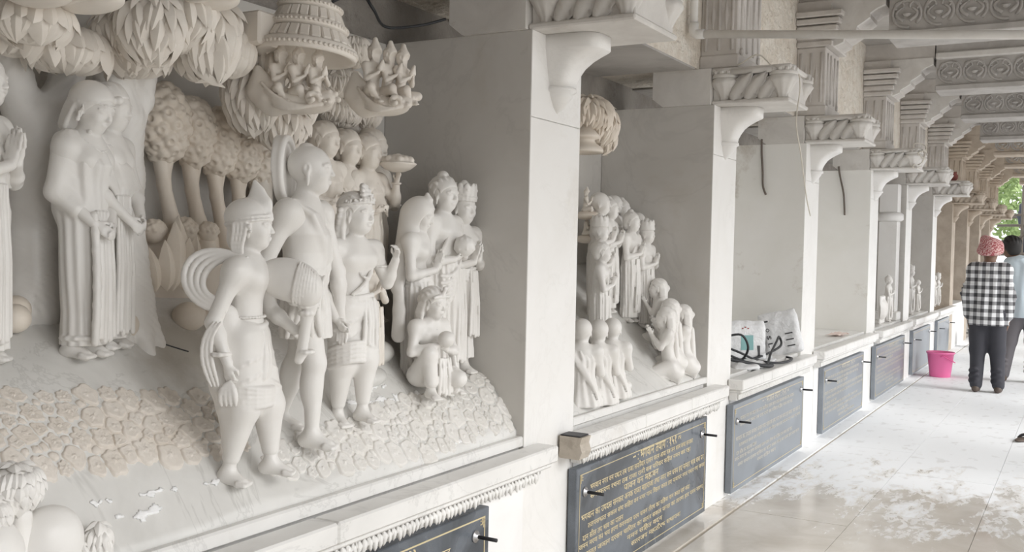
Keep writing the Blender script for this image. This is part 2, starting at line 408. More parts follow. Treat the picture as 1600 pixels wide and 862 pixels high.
def mat_sack():
    m, nt, b = nodemat('woven_white_sack'); v = coords(nt, 'Object')
    c = ramp(nt, noise(nt, v, 12, 4), [(.3, (.66,.67,.68)), (.7, (.82,.82,.83))]); nt.links.new(c, b.inputs['Base Color']); b.inputs['Roughness'].default_value = .45
    bump(nt, b, noise(nt, v, 22, 4, .6, .5), .5, .02); return m
M['sack'] = mat_sack()
# ================================================================== the building
YP = [3.239, 5.319, 7.407, 9.93, 12.097, 14.361, 16.55, 18.75, 20.95, 23.15]
PW = .417; ZT = 2.262; ZB = 2.464; ZS = .702
ORD = ['nearest', 'second', 'third', 'fourth', 'fifth', 'sixth', 'seventh', 'eighth', 'ninth', 'tenth']
def structure(o): o['kind'] = 'structure'; return o
# floor: base + loose slabs
fl = structure(MB().box((-1, -3, -.12), (40, 60, -.025)).build('floor', M['corbel']))
xs = [.03, .128, .15, .75, 1.35, 1.95, 2.55, 3.2]; rows = [-1.5 + 1.16*i for i in range(24)]
for j in range(len(rows) - 1):
    for i in range(len(xs) - 1):
        if i == 1:
            if j % 3 == 0: MB().box((xs[1], rows[j], -.024), (xs[2], rows[min(j+3, len(rows)-1)], -.010)).build('border_strip', M['brown_stone'], fl)
            continue
        if i < 1:
            MB().box((-.02, rows[j] + .003, -.024), (xs[1] - .001, rows[j+1] - .002, 0)).build('border_slab', M['floor'], fl); continue
        off = .38 if i % 2 else 0.
        MB().box((xs[i] + .0012, rows[j] + off + .0012, -.024), (xs[i+1] - .0012, rows[j+1] + off - .0012, random.uniform(-.0008, .0008))).build('floor_slab', M['floor'], fl)
# outside ground beyond the arcade (open sunny yard)
yard = structure(MB().box((3.25, -30, -.3), (60, 70, -.06)).build('yard_ground', M['plinth']))
yard2 = structure(MB().box((-30, 26.5, -.3), (3.2, 90, -.024)).build('yard_ground_far', M['plinth']))
# upper wall, back wall, soffit
up = structure(MB().box((-.74, -1, ZB), (-.1, 24.2, 3.46)).build('wall_upper', M['plaster']))
y_ = .1
for k, yk in enumerate(YP):
    y1 = yk
    MB().box((-.099, y_ if k else -.9, ZB - .012), (-.72, y1 - .06, ZB - .001)).build('lintel_slab', M['lintel'], up)
    y_ = yk + PW + .06
back = structure(MB().box((-.80, -1, 0), (-.70, 24.2, ZB)).build('wall_back', M['concrete']))
ys = -.6
for k, yk in enumerate(YP[:7]):
    MB().box((-.699, ys, .5), (-.68, yk - .001, ZT)).build('back_slab', M['slab'] if k not in (2, 3) else M['slab_dirty'], back)
    ys = yk + PW + .001
# plinth under the niches
pl = structure(MB().box((-.69, -1, 0), (-.02, 16.549, .62)).build('wall_plinth', M['plinth']))
MB().box((-.69, -1, .6201), (-.0205, YP[0] - .001, .70)).build('niche_floor', M['sill'], pl)
ys = YP[0] + PW
for k in range(1, 6):
    MB().box((-.69, ys + .001, .6201), (-.0205, YP[k] - .001, .715)).build('niche_floor', M['sill'], pl); ys = YP[k] + PW
# facing slabs of the plinth between the piers
edges = [(-.6, YP[0])] + [(YP[k-1] + PW, YP[k]) for k in range(1, 7)]
for k, (a, b) in enumerate(edges):
    n = 2
    for i in range(n):
        MB().box((-.0199, a + (b-a)*i/n + .001, 0), (.004, a + (b-a)*(i+1)/n - .001, .62), .002).build('facing_slab', M['plinth'], pl)
# ceiling
ceil = structure(MB().box((-.74, -1, 3.46), (3.4, 24.4, 3.62)).build('ceiling', M['lintel']))
# rough end wall stub beyond the last pier is left open to the yard

# ---------------------------------------------------------------- piers with hanging brackets
def superloft(secs, n=28, ex=3.):
    """(z, rx, ry) half-bell against x=0 plane"""
    vs = []; fs = []
    for (z, rx, ry) in secs:
        for i in range(n):
            a = 2*math.pi*i/n; c, s = math.cos(a), math.sin(a)
            vs.append((rx*math.copysign(abs(c)**(2/ex), c), ry*math.copysign(abs(s)**(2/ex), s), z))
    for j in range(len(secs)-1):
        for i in range(n): fs.append((j*n+i, j*n+(i+1) % n, (j+1)*n+(i+1) % n, (j+1)*n+i))
    fs += [tuple(range(n))[::-1], tuple(range((len(secs)-1)*n, len(secs)*n))]
    return vs, fs
def bracket_mesh():
    mb = MB()
    v, f = superloft([(0, .205, .105), (-.05, .205, .105), (-.055, .2, .102), (-.068, .17, .098), (-.085, .135, .094), (-.11, .10, .088), (-.14, .078, .08), (-.165, .066, .072), (-.19, .062, .066)], 36, 3.6); mb.add(v, f, True); return mb.mesh('bracket')
def pendant_mesh():
    mb = MB(); v, f = superloft([(-.185, .058, .058), (-.19, .074, .072), (-.205, .076, .074), (-.213, .06, .06), (-.22, .062, .06), (-.235, .05, .05), (-.265, .03, .03), (-.285, .004, .004)], 24, 2.); mb.add(v, f, True); return mb.mesh('pendant')
BRK = bracket_mesh(); PEN = pendant_mesh(); BRK.materials.append(M['white']); PEN.materials.append(M['white'])
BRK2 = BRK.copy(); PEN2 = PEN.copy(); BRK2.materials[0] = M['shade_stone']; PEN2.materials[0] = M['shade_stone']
for k, yk in enumerate(YP):
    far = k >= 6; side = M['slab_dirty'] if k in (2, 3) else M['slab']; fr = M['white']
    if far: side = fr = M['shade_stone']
    t = empty('marble_pier', (0, yk, 0), label=('%s white marble pier from the viewer, standing between two niches' % ORD[k]) if not far else ('%s pier from the viewer, bare brown stone in the far shade' % ORD[k]), cat='pier', group='piers along the wall')
    MB().box((-.68, .016, 0), (-.013, PW - .016, ZT)).build('pier_core', M['plinth'], t)
    MB().box((-.68, 0, .5), (-.0005, .015, ZT), .002).build('side_slab', side, t)
    MB().box((-.68, PW - .015, .5), (-.0005, PW, ZT), .002).build('side_slab', side, t)
    zj = 1.94 if k == 0 else 1.99
    MB().box((-.012, .0005, 0), (.0, PW - .0005, zj - .0008), .0025).build('front_slab', fr, t)
    MB().box((-.012, .0005, zj + .0008), (.0, PW - .0005, ZT), .0025).build('front_slab', fr, t)
    b = inst('bracket', BRK2 if far else BRK, t, (0.0, PW/2, ZT - .001)); b['label'] = 'curved marble bracket under the corbel'
    inst('pendant', PEN2 if far else PEN, b)
# ---------------------------------------------------------------- corbel blocks on the piers
def fluted_mesh(R=.075, H=.138, n=40, fl=9):
    prof = [(0, .35), (.25, .42), (.5, .62), (.75, .9), (.85, 1.), (.92, .98), (1., .95)]; vs = []; fs = []
    for (t, r) in prof:
        for i in range(n):
            a = 2*math.pi*i/n; q = R*r*(1 + .10*abs(math.cos(fl*a/2))*(1 if t < .86 else 0)); vs.append((q*math.cos(a), q*math.sin(a), t*H))
    for j in range(len(prof)-1):
        for i in range(n): fs.append((j*n+i, j*n+(i+1) % n, (j+1)*n+(i+1) % n, (j+1)*n+i))
    fs += [tuple(range(n))[::-1], tuple(range((len(prof)-1)*n, len(prof)*n))]
    mb = MB(); mb.add(vs, fs, True); mb.lathe([(R*1.0, H), (R*1.02, H+.004), (R*1.02, H+.016), (R*.95, H+.02)], 24); 
    for i in range(12):
        a = 2*math.pi*i/12; c = (R*.92*math.cos(a), R*.92*math.sin(a), H+.028); mb.box((c[0]-.009, c[1]-.009, c[2]-.009), (c[0]+.009, c[1]+.009, c[2]+.009), .003)
    mb.lathe([(R*.9, H+.02), (R*.9, H+.05)], 16)
    return mb.mesh('fluted_boss')
def acanthus_mesh():
    """a curling leaf lying against an x-z face, outward is -y"""
    nu, nv = 15, 7; vs = []; fs = []
    for i in range(nu):
        t = i/(nu-1); cx = .03*t + .085*t*t; cz = .008 + .15*t - .01*t*t; wd = .05*math.sin(math.pi*min(1, .22 + t*.78))**.8*(1 + .22*((t*5) % 1 - .5)) + .001
        for j in range(nv):
            s = j/(nv-1)*2-1; vs.append((cx + wd*s*.85, -.008 - .035*t**3 - .020*(1-abs(s))**1.6 + .006*math.cos(s*9), cz - wd*s*.55))
    b = len(vs); vs += [(x, 0.004, z) for (x, y, z) in vs]
    for i in range(nu-1):
        for j in range(nv-1):
            q = (i*nv+j, i*nv+j+1, (i+1)*nv+j+1, (i+1)*nv+j); fs += [q, tuple(b+x for x in q[::-1])]
    rim = [i*nv for i in range(nu)] + [(nu-1)*nv+j for j in range(1, nv)] + [i*nv+nv-1 for i in range(nu-2, -1, -1)] + [j for j in range(nv-2, 0, -1)]
    for a, c in zip(rim, rim[1:] + rim[:1]): fs.append((a, c, b+c, b+a))
    mb = MB(); mb.add(vs, fs, True); return mb.mesh('acanthus_leaf')
FLU = fluted_mesh(); ACA = acanthus_mesh(); FLU.materials.append(M['corbel']); ACA.materials.append(M['corbel'])
def copymat(me, mat): c = me.copy(); c.materials[0] = mat; return c
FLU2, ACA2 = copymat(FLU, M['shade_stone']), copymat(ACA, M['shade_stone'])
for k, yk in enumerate(YP):
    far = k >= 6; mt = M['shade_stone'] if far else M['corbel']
    t = empty('corbel_block', (0, yk - .02, ZT), label='%s carved corbel block from the viewer, %s' % (ORD[k], 'brown and shaded' if far else 'grey stone with leaf carving on a pier'), cat='corbel', group='corbel blocks on the piers')
    W = PW + .04; H = ZB - ZT - .004
    MB().prism([(-.30, .0), (-.02, .0), (-.02, H), (-.36, H), (-.36, .045)], 0, W, 'y').build('tail_block', mt, t)
    MB().box((-.019, .045, .0225), (.40, W - .045, H - .03), .004).build('core', mt, t)
    MB().box((-.019, .02, .0), (.41, W - .02, .022), .006).build('foot_moulding', mt, t)
    rail = MB(); rail.box((-.019, .012, H - .03), (.42, W - .012, H), .008); rail.tube([(.04, .014, H - .026), (.40, .014, H - .026)], .016, 10); rail.build('top_rail', mt, t)
    for (cx, cy) in ((.045, .062), (.365, .062), (.045, W - .062), (.365, W - .062)): inst('fluted_boss', FLU2 if far else FLU, t, (cx, cy, .005))
    for (cx, sz) in ((.095, 1.0), (.175, 1.0), (.25, .9)): inst('acanthus_leaf', ACA2 if far else ACA, t, (cx, .046, .012), sc=sz)
# ---------------------------------------------------------------- pilasters, capitals and ceiling beams
def lozenge_mesh():
    mb = MB()
    for dz in (0,):
        mb.add([(-.016,0,.0),(0,-.012,.0),(.016,0,0),(0,0,.11),(0,0,-.11)], [(0,1,3),(1,2,3),(1,0,4),(2,1,4),(0,3,2,4)])
    return mb.mesh('lozenge')
LOZ = lozenge_mesh(); LOZ.materials.append(M['grey']); LOZ2 = copymat(LOZ, M['shade_stone'])
def scroll_mesh():
    mb = MB(); R = .095
    mb.tube([(R*math.cos(a), 0, R*math.sin(a)) for a in np.linspace(-2.4, 2.4 + math.pi*.3, 18) + math.pi/2], [.012]*18, 6)
    for s in (-1, 1):
        mb.tube([(s*(.02 + .05*math.sin(a)), -.004, -.05 + .032*a) for a in np.linspace(0, 3.0, 9)], [.014, .014, .013, .012, .011, .01, .009, .008, .006], 6)
        mb.tube([(s*(.05 + .03*math.cos(a)), -.004, .055 + .03*math.sin(a)) for a in np.linspace(-1, 3.6, 9)], .008, 6)
    mb.lathe([(.004, -.022), (.02, -.018), (.03, -.006), (.034, 0)], 10, (0, 0, 0))
    return mb.mesh('scroll_relief')
SCR = scroll_mesh(); SCR.materials.append(M['beam'])
for k, yk in enumerate(YP):
    if k == 0: continue
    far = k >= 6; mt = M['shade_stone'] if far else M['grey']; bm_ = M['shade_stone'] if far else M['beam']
    y0 = yk + .03; W = .44
    t = empty('pilaster', (-.1, y0, ZB), label='%s fluted pilaster, %s' % (['', 'nearest', 'second', 'third', 'fourth', 'fifth', 'sixth', 'seventh', 'eighth', 'ninth'][k], 'brown in the far shade' if far else 'grey stone above the %s pier' % ORD[k]), cat='pilaster', group='pilasters on the upper wall')
    D = .21
    MB().box((0, 0, 0), (D, W, .5), .006).build('shaft', mt, t)
    MB().box((-.001, -.012, .0), (D + .012, W + .012, .075), .006).build('foot', mt, t)
    lz = LOZ2 if far else LOZ
    for i in range(3):          # vertical rods and lozenges on the front and the near side
        yy = W*(.22 + .28*i); inst('lozenge', lz, t, (D - .001, yy, .29), (0, 0, math.pi/2))
    for i in range(2): inst('lozenge', lz, t, (D*(.32 + .36*i), .001, .29))
    rods = MB()
    for yy in (.06, .16, .28, .38): rods.tube([(D, yy, .1), (D, yy, .46)], .011, 6)
    for xx in (.03, .105, .18): rods.tube([(xx, 0, .1), (xx, 0, .46)], .010, 6)
    for yy in (.06, .38): rods.lathe([(.02, -.006), (.02, .012)], 10, (D, yy, .095), ax='x')
    rods.build('rods', mt, t)
    cap = empty('capital_bracket', (-.1, y0, 2.965), label='%s ribbed capital with a scalloped bracket arm, %s' % (['', 'nearest', 'second', 'third', 'fourth', 'fifth', 'sixth', 'seventh', 'eighth', 'ninth'][k], 'brown in the far shade' if far else 'grey, under a ceiling beam'), cat='capital', group='capitals under the beams')
    for i in range(5):
        e = .018*i; MB().box((0, -.03 - e*.6, .052*i), (D + .05 + e, W + .03 + e*.6, .052*i + .042), .008).build('capital_rib', mt, cap)
    core = MB().box((.0, -.015, .004), (D + .03, W + .015, .33)).build('capital_core', mt, cap)
    arm = [(D + .03, .0)] + [(D + .06 + .03*i + .016*math.sin(i*2.1), .02 + .24*(i/9)**1.15) for i in range(10)] + [(D + .40, .27), (D + .40, .335), (D + .03, .335)]
    MB().prism(arm, .05, W - .05, 'y').build('bracket_arm', mt, cap)
    MB().box((.0, .03, .3355), (D + .41, W - .03, .494)).build('impost', mt, cap)
    MB().prism([(x + (.012 if 0 < i < 11 else 0), z - (.012 if 0 < i < 11 else 0)) for i, (x, z) in enumerate(arm)], .02, .06, 'y').build('arm_edge', M['shade_stone'] if far else M['corbel'], cap)
    bt = empty('ceiling_beam', (.1, y0, 3.04), label='%s carved ceiling beam, %s' % (['', 'nearest', 'second', 'third', 'fourth', 'fifth', 'sixth', 'seventh', 'eighth', 'ninth'][k], 'brown in the far shade' if far else 'grey stone with a scroll frieze'), cat='beam', group='ceiling beams')
    MB().box((.43, .06, 0), (2.81, W - .06, .24)).build('beam_body', bm_, bt)
    MB().box((.43, .03, -.05), (2.81, W - .03, -.001), .006).build('beam_soffit', bm_, bt)
    MB().box((.43, .0, .2401), (2.81, W, .30), .01).build('cornice', M['shade_stone'] if far else M['corbel'], bt)
    MB().box((.43, .035, .3001), (2.81, W - .035, .418)).build('upper_fascia', bm_, bt)
    for i in range(9 if k < 5 else 4): inst('scroll_relief', SCR, bt, (.55 + .21*i, .058, .12))
# ---------------------------------------------------------------- sills and their carved band
def petal_mesh():
    mb = MB(); mb.lathe([(.001, -.026), (.006, -.018), (.0085, -.006), (.007, .004), (.002, .010)], 7)
    for s in (-1, 1): mb.tube([(.0,s*.002,-.012),(.003,s*.009,.0),(.003,s*.0105,.012),(0,s*.006,.020)], [.002,.0042,.0042,.002], 5)
    return mb.mesh('carved_drop')
DROP = petal_mesh(); DROP.materials.append(M['sill'])
spans = [(-.5, YP[0] + .10)] + [(YP[k-1] + .36, YP[k] + .10) for k in range(1, 7)]
for k, (a, b) in enumerate(spans):
    t = empty('niche_sill', (0, a, 0), label='%s projecting marble sill from the viewer, with a carved band below' % ORD[k], cat='sill', group='niche sills')
    n = 3; L = b - a
    for i in range(n): MB().box((.0045, L*i/n + .0006, ZS - .062), (.098, L*(i+1)/n - .0006, ZS), .006).build('sill_slab', M['sill'], t)
    MB().box((.0045, 0.02, ZS - .082), (.082, L - .02, ZS - .0625), .006).build('under_moulding', M['sill'], t)
    MB().box((.0045, 0.03, ZS - .128), (.05, L - .03, ZS - .0825)).build('band', M['sill'], t)
    step = .0235 if k < 2 else .03
    cnt = int((L - .08)/step)
    ya = .04
    if k == 0: ya = 1.9; cnt = int((L - .04 - ya)/step)
    if k < 2:
        for i in range(cnt):
            o = inst('carved_drop', DROP, t, (.056, ya + step*i, ZS - .105), (random.uniform(-.25, .25), random.uniform(-.2, .2), 0), random.uniform(.9, 1.25))
        holes = None
    else:
        mb = MB()
        for i in range(cnt): mb.box((.05, ya + step*i, ZS - .124), (.064, ya + step*i + step*.55, ZS - .09), .004)
        o = mb.build('carved_drops', M['sill'], t); o['kind'] = 'stuff'
# inner kerb stones of the reliefs
tag(MB().box((-.03, -.5, .7001), (0, YP[0] - .001, .742), .006).build('relief_kerb', M['sill']), 'low marble kerb in front of the nearest relief', 'kerb')
tag(MB().box((-.03, YP[0] + PW + .001, .7151), (-.0005, YP[1] - .001, .752), .005).build('relief_kerb', M['sill']), 'low marble kerb in front of the second relief', 'kerb')
# brown rough block closing the end of the second sill
t = empty('stone_end_block', (.012, YP[0] + .272, .615), label='brown rough stone block at the near end of the second sill', cat='stone block')
MB().prism([(0, 0), (.088, 0), (.10, .03), (.09, .06), (.098, .088), (.0, .088)], 0, .085, 'y').build('block', M['brown_stone'], t)
MB().box((.0, .004, .089), (.09, .08, .0945), .002).build('lid_scrap', M['bucket_dark'], t)
# ================================================================== figure carving kit (unit height, forward +x, left +y)
def rotm(yaw=0, pitch=0, roll=0):
    """columns forward, left, up; pitch > 0 bows the head"""
    return np.array(Matrix.Rotation(yaw, 3, 'Z') @ Matrix.Rotation(pitch, 3, 'Y') @ Matrix.Rotation(roll, 3, 'X'))
def head(S, c, hh, yaw=0, pitch=0, roll=0, ears=True, lobe=0.):
    R = rotm(yaw, pitch, roll); c = np.array(c, float); P = lambda *a: c + R @ (np.array(a)*hh)
    E = lambda p, r, k=.05, op='u': S.ell(P(*p), np.array(r)*hh, k*hh, R, op)
    E((-.06,0,.10), (.46,.385,.42)); E((.07,0,-.08), (.325,.305,.41), .12); E((.20,0,-.37), (.14,.15,.11), .12)
    E((.10,0,-.30), (.22,.24,.14), .15)
    for s in (-1, 1):
        E((.46,.165*s,.035), (.10,.10,.06), .05, 's')
        E((.335,.15*s,.028), (.065,.09,.036), .02)
        S.path([P(.385,.05*s,.085), P(.385,.16*s,.115), P(.32,.27*s,.08)], .022*hh, .04*hh)
        S.path([P(.385,.075*s,.03), P(.40,.15*s,.018), P(.35,.235*s,.03)], .012*hh, .012*hh)
        E((.24,.18*s,-.14), (.13,.10,.12), .1)
        if ears:
            E((-.03,.375*s,-.01), (.085,.04,.15), .03); E((-.015,.41*s,.01), (.04,.03,.08), .02, 's')
            E((.0,.385*s,-.17 - lobe*.5), (.045,.035,.09 + lobe), .03)
    S.cone(P(.375,0,.09), P(.465,0,-.10), .034*hh, .048*hh, .035*hh)
    for s in (-1, 1): E((.43,.045*s,-.115), (.04,.032,.032), .03)
    E((.385,0,-.235), (.055,.115,.028), .025); E((.372,0,-.285), (.055,.09,.032), .025)
    S.path([P(.43,-.10,-.258), P(.445,0,-.26), P(.43,.10,-.258)], .008*hh, .01*hh, 's')
    return P, R
def hand(S, w, d, n, sz=.085, curl=.3, thumb=1, spread=.012):
    """wrist w, finger direction d, palm normal n"""
    w = np.array(w, float); d = np.array(d, float); d /= np.linalg.norm(d); n = np.array(n, float); n -= d*(n@d); n /= np.linalg.norm(n); s = np.cross(d, n)
    R = np.stack([d, s, n], 1)
    S.ell(w + d*sz*.3, (sz*.30, sz*.22, sz*.11), sz*.1, R)
    for i, (o, L) in enumerate(((-1.5, .46), (-.5, .54), (.5, .5), (1.5, .38))):
        a = w + d*sz*.5 + s*sz*.12*o; q1 = a + (d*math.cos(curl*.5) + n*math.sin(curl*.5))*sz*L*.55; q2 = q1 + (d*math.cos(curl*1.6) + n*math.sin(curl*1.6))*sz*L*.5
        S.path([a, q1, q2], [sz*.072, sz*.066, sz*.052], sz*.03)
    a = w + d*sz*.18 - s*thumb*sz*.16; b = a + (d*.6 - s*thumb*.55 + n*.3)*sz*.3; S.path([a, b, b + (d*.8 + n*.25)*sz*.22], [sz*.085, sz*.075, sz*.055], sz*.04)
def foot(S, ank, d, sz=.118):
    a = np.array(ank, float); d = np.array([d[0], d[1], 0.]); d /= np.linalg.norm(d); s = np.array([-d[1], d[0], 0])
    z0 = a[2]; h = a - d*sz*.18; h[2] = z0 - .02; t = a + d*sz*.5; t[2] = z0 - .033
    S.cone(a, h, .022, .022, .015); S.cone(a + [0,0,-.005], t, .026, .017, .02); S.cone(h, t, .02, .016, .02, flat=((0,0,1), .8))
    for i in range(5):
        o = (i - 2)*.0125; p = t + s*o; S.cone(p, p + d*sz*(.22 - .02*abs(i-1)) + [0,0,-.004], .0105 if i != (0) else .013, .0085, .004)
DEF = dict(pel=(0,0,.52), wai=(0,0,.60), che=(.005,0,.715), nk=(0,0,.80), hd=(.015,0,.915),
           sl=(0,.108,.775), sr=(0,-.108,.775), el=(-.01,.135,.62), er=(-.01,-.135,.62), wl=(.03,.13,.485), wr=(.03,-.13,.485),
           hl=(0,.05,.51), hr=(0,-.05,.51), kl=(.012,.052,.28), kr=(.012,-.052,.28), al=(-.01,.05,.045), ar=(-.01,-.05,.045))
def body(S, J, hh=.15, hyaw=0, hpitch=0, hroll=0, female=False, arms='lr', legs='lr', feet='lr', hands='', lobe=0., fl=(1,0), fr=(1,0), ears=True, thin=1.):
    J = {k: np.array(v, float) for k, v in {**DEF, **J}.items()}
    S.ell(J['pel'], (.062,.088,.062), .03)
    S.cone(J['pel'] + [0,0,.02], J['wai'], .068, .054, .04, flat=((1,0,0), .8)); S.cone(J['wai'], J['che'], .056, .078, .05, flat=((1,0,0), .78))
    S.ell(J['che'] + [0,0,.02], (.060,.094,.075), .04)
    for s, k in ((1, 'sl'), (-1, 'sr')):
        S.cone(J['nk'] + [0,0,-.012], J[k] + [0,0,.0], .036, .033, .045); S.ell(J[k] + [0,0,-.006], .034, .04)
        S.ell(J['che'] + [.04, .045*s, .015 if not female else .0], (.03,.042,.035) if not female else (.038,.04,.038), .03)
    S.cone(J['nk'] + [0,0,-.02], J['hd'] + [-.012,0,-.03], .036, .033, .025)
    for s, c in ((1, 'l'), (-1, 'r')):
        if c in arms:
            S.cone(J['s'+c], J['e'+c], .034*thin, .0265*thin, .035); S.cone(J['e'+c], J['w'+c], .0275*thin, .0185*thin, .012)
            S.ell(J['e'+c] + (J['w'+c] - J['e'+c])*.3, .027*thin, .02)
        if c in legs:
            S.cone(J['h'+c], J['k'+c], .058, .039, .03); S.cone(J['k'+c], J['a'+c], .037, .022, .015)
            mid = J['k'+c]*.68 + J['a'+c]*.32; S.ell(mid + [-.012,0,0], (.033,.033,.065), .02)
        if c in feet and c not in legs: S.cone(J['h'+c], J['a'+c], .04, .02, .01)
        if c in feet: foot(S, J['a'+c], fl if c == 'l' else fr)
    P, R = head(S, J['hd'], hh, hyaw, hpitch, hroll, ears, lobe)
    return J, P, R
def hair_cap(S, P, R, hh, bun=None, band=True, long=0., curls=0):
    S.ell(P(-.10,0,.15), np.array((.49,.435,.445))*hh, .02*hh, R)
    S.ell(P(-.30,0,-.10), np.array((.24,.36,.34))*hh, .08*hh, R)
    S.ell(P(.42,0,-.18), np.array((.40,.62,.44))*hh, .03*hh, R, 's')
    for s in (-1, 1): S.ell(P(.02,.44*s,-.06), np.array((.13,.11,.26))*hh, .02*hh, R, 's')
    for i in range(7):       # combed strands lying on the skull
        b = math.radians(-63 + 21*i); pts = []
        for ph in np.linspace(math.radians(46 + 14*abs(i-3)/3), math.radians(172), 9):
            w_ = .06*math.sin(ph*4 + i); pts.append(P(-.10 + .475*math.cos(ph)*math.cos(b+w_*.5), .425*math.sin(b+w_), .15 + .435*math.sin(ph)*math.cos(b+w_*.5)))
        S.path(pts, [.03*hh] + [.058*hh]*7 + [.03*hh], .006*hh)
    if bun == 'top': S.ell(P(-.14,0,.60), np.array((.19,.19,.17))*hh, .03*hh, R); S.path([P(-.14+.16*math.cos(a),.16*math.sin(a),.5) for a in np.linspace(0,6.3,10)], .03*hh, .02*hh)
    if bun == 'back': S.ell(P(-.52,0,.06), np.array((.22,.22,.2))*hh, .03*hh, R)
    if bun == 'high': S.ell(P(-.36,0,.46), np.array((.20,.20,.19))*hh, .03*hh, R)
    if long:
        for s in (-1, 1):
            for q in range(3): S.path([P(-.15-.1*q,.36*s,-.05), P(-.18-.1*q,.40*s,-.35), P(-.14-.1*q,.42*s,-.5-long)], [.09*hh,.085*hh,.06*hh], .05*hh)
        S.cone(P(-.32,0,-.1), P(-.36,0,-.5-long), .3*hh, .26*hh, .1*hh)
    for i in range(curls):
        a = -1.9 + 3.8*i/(curls-1); S.ell(P(.40*math.cos(a)-.05, .40*math.sin(a), .30+.05*math.cos(a)), .075*hh, .02*hh)
def crown(S, P, R, hh, tall=.75, pts=True):
    for j, (z, r) in enumerate(((.30,.44), (.38,.45), (.48,.42))):
        S.path([P(-.05 + r*math.cos(a), r*.9*math.sin(a), z) for a in np.linspace(0, 2*math.pi, 21)], .05*hh, .02*hh)
    S.ell(P(-.06,0,.42), np.array((.40,.36,.32))*hh, .05*hh, R)
    S.cone(P(-.06,0,.45), P(-.08,0,.42 + tall*.55), .30*hh, .20*hh, .05*hh); S.ell(P(-.08,0,.45 + tall*.6), np.array((.15,.15,.16))*hh, .04*hh, R)
    if pts:
        for i in range(10):
            a = 2*math.pi*i/10; q = P(-.05+.40*math.cos(a), .36*math.sin(a), .50 + tall*.16); Rq = R @ rotm(a)
            S.ell(q, np.array((.07,.135,.16 + tall*.22))*hh, .01*hh, Rq); S.ell(P(-.05+.46*math.cos(a), .42*math.sin(a), .40), .05*hh, .008*hh); S.ell(P(-.05+.455*math.cos(a), .415*math.sin(a), .56 + tall*.12), .045*hh, .01*hh)
def tiara(S, P, R, hh):
    S.path([P(-.08 + .50*math.cos(a), .44*math.sin(a), .26 + .06*math.cos(a)) for a in np.linspace(-2.6, 2.6, 21)], .035*hh, .01*hh)
    for i in range(13): a = -1.5 + 3.0*i/12; S.ell(P(-.08 + .50*math.cos(a), .45*math.sin(a), .34 + .06*math.cos(a)), .042*hh, .008*hh)
    for j, (z, r) in enumerate(((.40,.27), (.52,.25), (.64,.19), (.74,.11))):
        S.ell(P(.30 - .05*j, 0, z), np.array((.09, r, .10))*hh, .008*hh, R)
        for s in (-1, 1): S.ell(P(.35 - .05*j, s*r*.75, z), .06*hh, .004*hh)
    S.ell(P(.40,0,.47), .05*hh, .008*hh)
def beads(S, pts, r=.007, k=.002):
    pts = [np.array(p, float) for p in pts]; out = []
    for a, b in zip(pts, pts[1:]):
        n = max(1, int(np.linalg.norm(b-a)/(r*1.7)))
        for i in range(n): S.ell(a + (b-a)*i/n, r, k)
    S.path(pts, r*.5, .002)
def curve(*pts, n=12):
    P = np.array(pts, float)
    if len(P) == 3: t = np.linspace(0, 1, n)[:,None]; return list((1-t)**2*P[0] + 2*t*(1-t)*P[1] + t*t*P[2])
    t = np.linspace(0, 1, n)[:,None]; return list((1-t)**3*P[0] + 3*t*(1-t)**2*P[1] + 3*t*t*(1-t)*P[2] + t**3*P[3])
def robe(S, z0=.03, top=.6, w0=(.082,.095), w1=(.084,.10), w2=(.066,.082), lean=0., cx=0., folds=((19,.0055,0,6.),(8,.005,1.,-4.))):
    S.loft([(z0, cx+lean*.5, 0, *w0), (z0+.12, cx+lean*.4, 0, w0[0]*.93, w0[1]*.93), (.30, cx+lean*.2, 0, w1[0]*.95, w1[1]*.95), (.50, cx, 0, *w1), (top, cx, 0, *w2)], .012, folds)
def dhoti(S, J, hem=.16):
    for c in 'lr':
        h, k, a = J['h'+c], J['k'+c], J['a'+c]; e = k + (a - k)*(.28-hem)/.235; s = 1 if c == 'l' else -1
        S.cone(h, k, .073, .060, .035); S.cone(k, e, .060, .031, .02)
        for i in range(3):            # long soft fold lines wrapping the leg
            t = .20 + .26*i; q = h + (k-h)*t if t < .75 else k + (e-k)*(t-.62)*1.5; r = .070 - .012*t if t < .75 else .060 - .028*(t-.62)*1.5
            S.path([q + [r*math.cos(u)*1.0, r*math.sin(u)*1.0, .028*u*s*-1] for u in np.linspace(-1.7, 1.3, 9)], [.002,.0045,.006,.0065,.0065,.006,.0055,.004,.002], .007)
    S.ell(J['pel'] + [0,0,.0], (.076,.10,.065), .03)
def bodice(S, side=1):
    S.loft([(.56,0,0,.068,.086),(.64,.004,0,.072,.088),(.70,.008,0,.088,.100),(.75,.006,0,.068,.098),(.79,-.002,side*.02,.045,.075),(.815,-.004,side*.04,.012,.03)], .02, ((11,.004,.5,14),))
    for i in range(5): S.path(curve((-.03,side*(.10-.016*i),.79),(.10,side*(.08-.03*i),.74),(.07,side*(-.085-.004*i),.60-.006*i), n=9), [.005]+[.0095]*7+[.005], .002)
def waistband(S, z=.575, rx=.066, ry=.086, rows=3, cx=0.):
    for j in range(rows): S.path([(cx + rx*math.cos(a), ry*math.sin(a), z - .019*j + .005*math.sin(2*a+j)) for a in np.linspace(0, 6.29, 21)], .0105, .002)
def sash(S, x, y, z0, z1, n=4, w=.012):
    for i in range(n):
        q = (i - (n-1)/2)*w*1.35; S.path([(x - .004, y + q, z0), (x + .006 + .004*(i % 2), y + q*1.15, (z0+z1)/2), (x + .004 + .004*(i % 2), y + q*1.3, z1 + .01*math.sin(i*2.))], [w*.62, w*.76, w*.86], .0015)
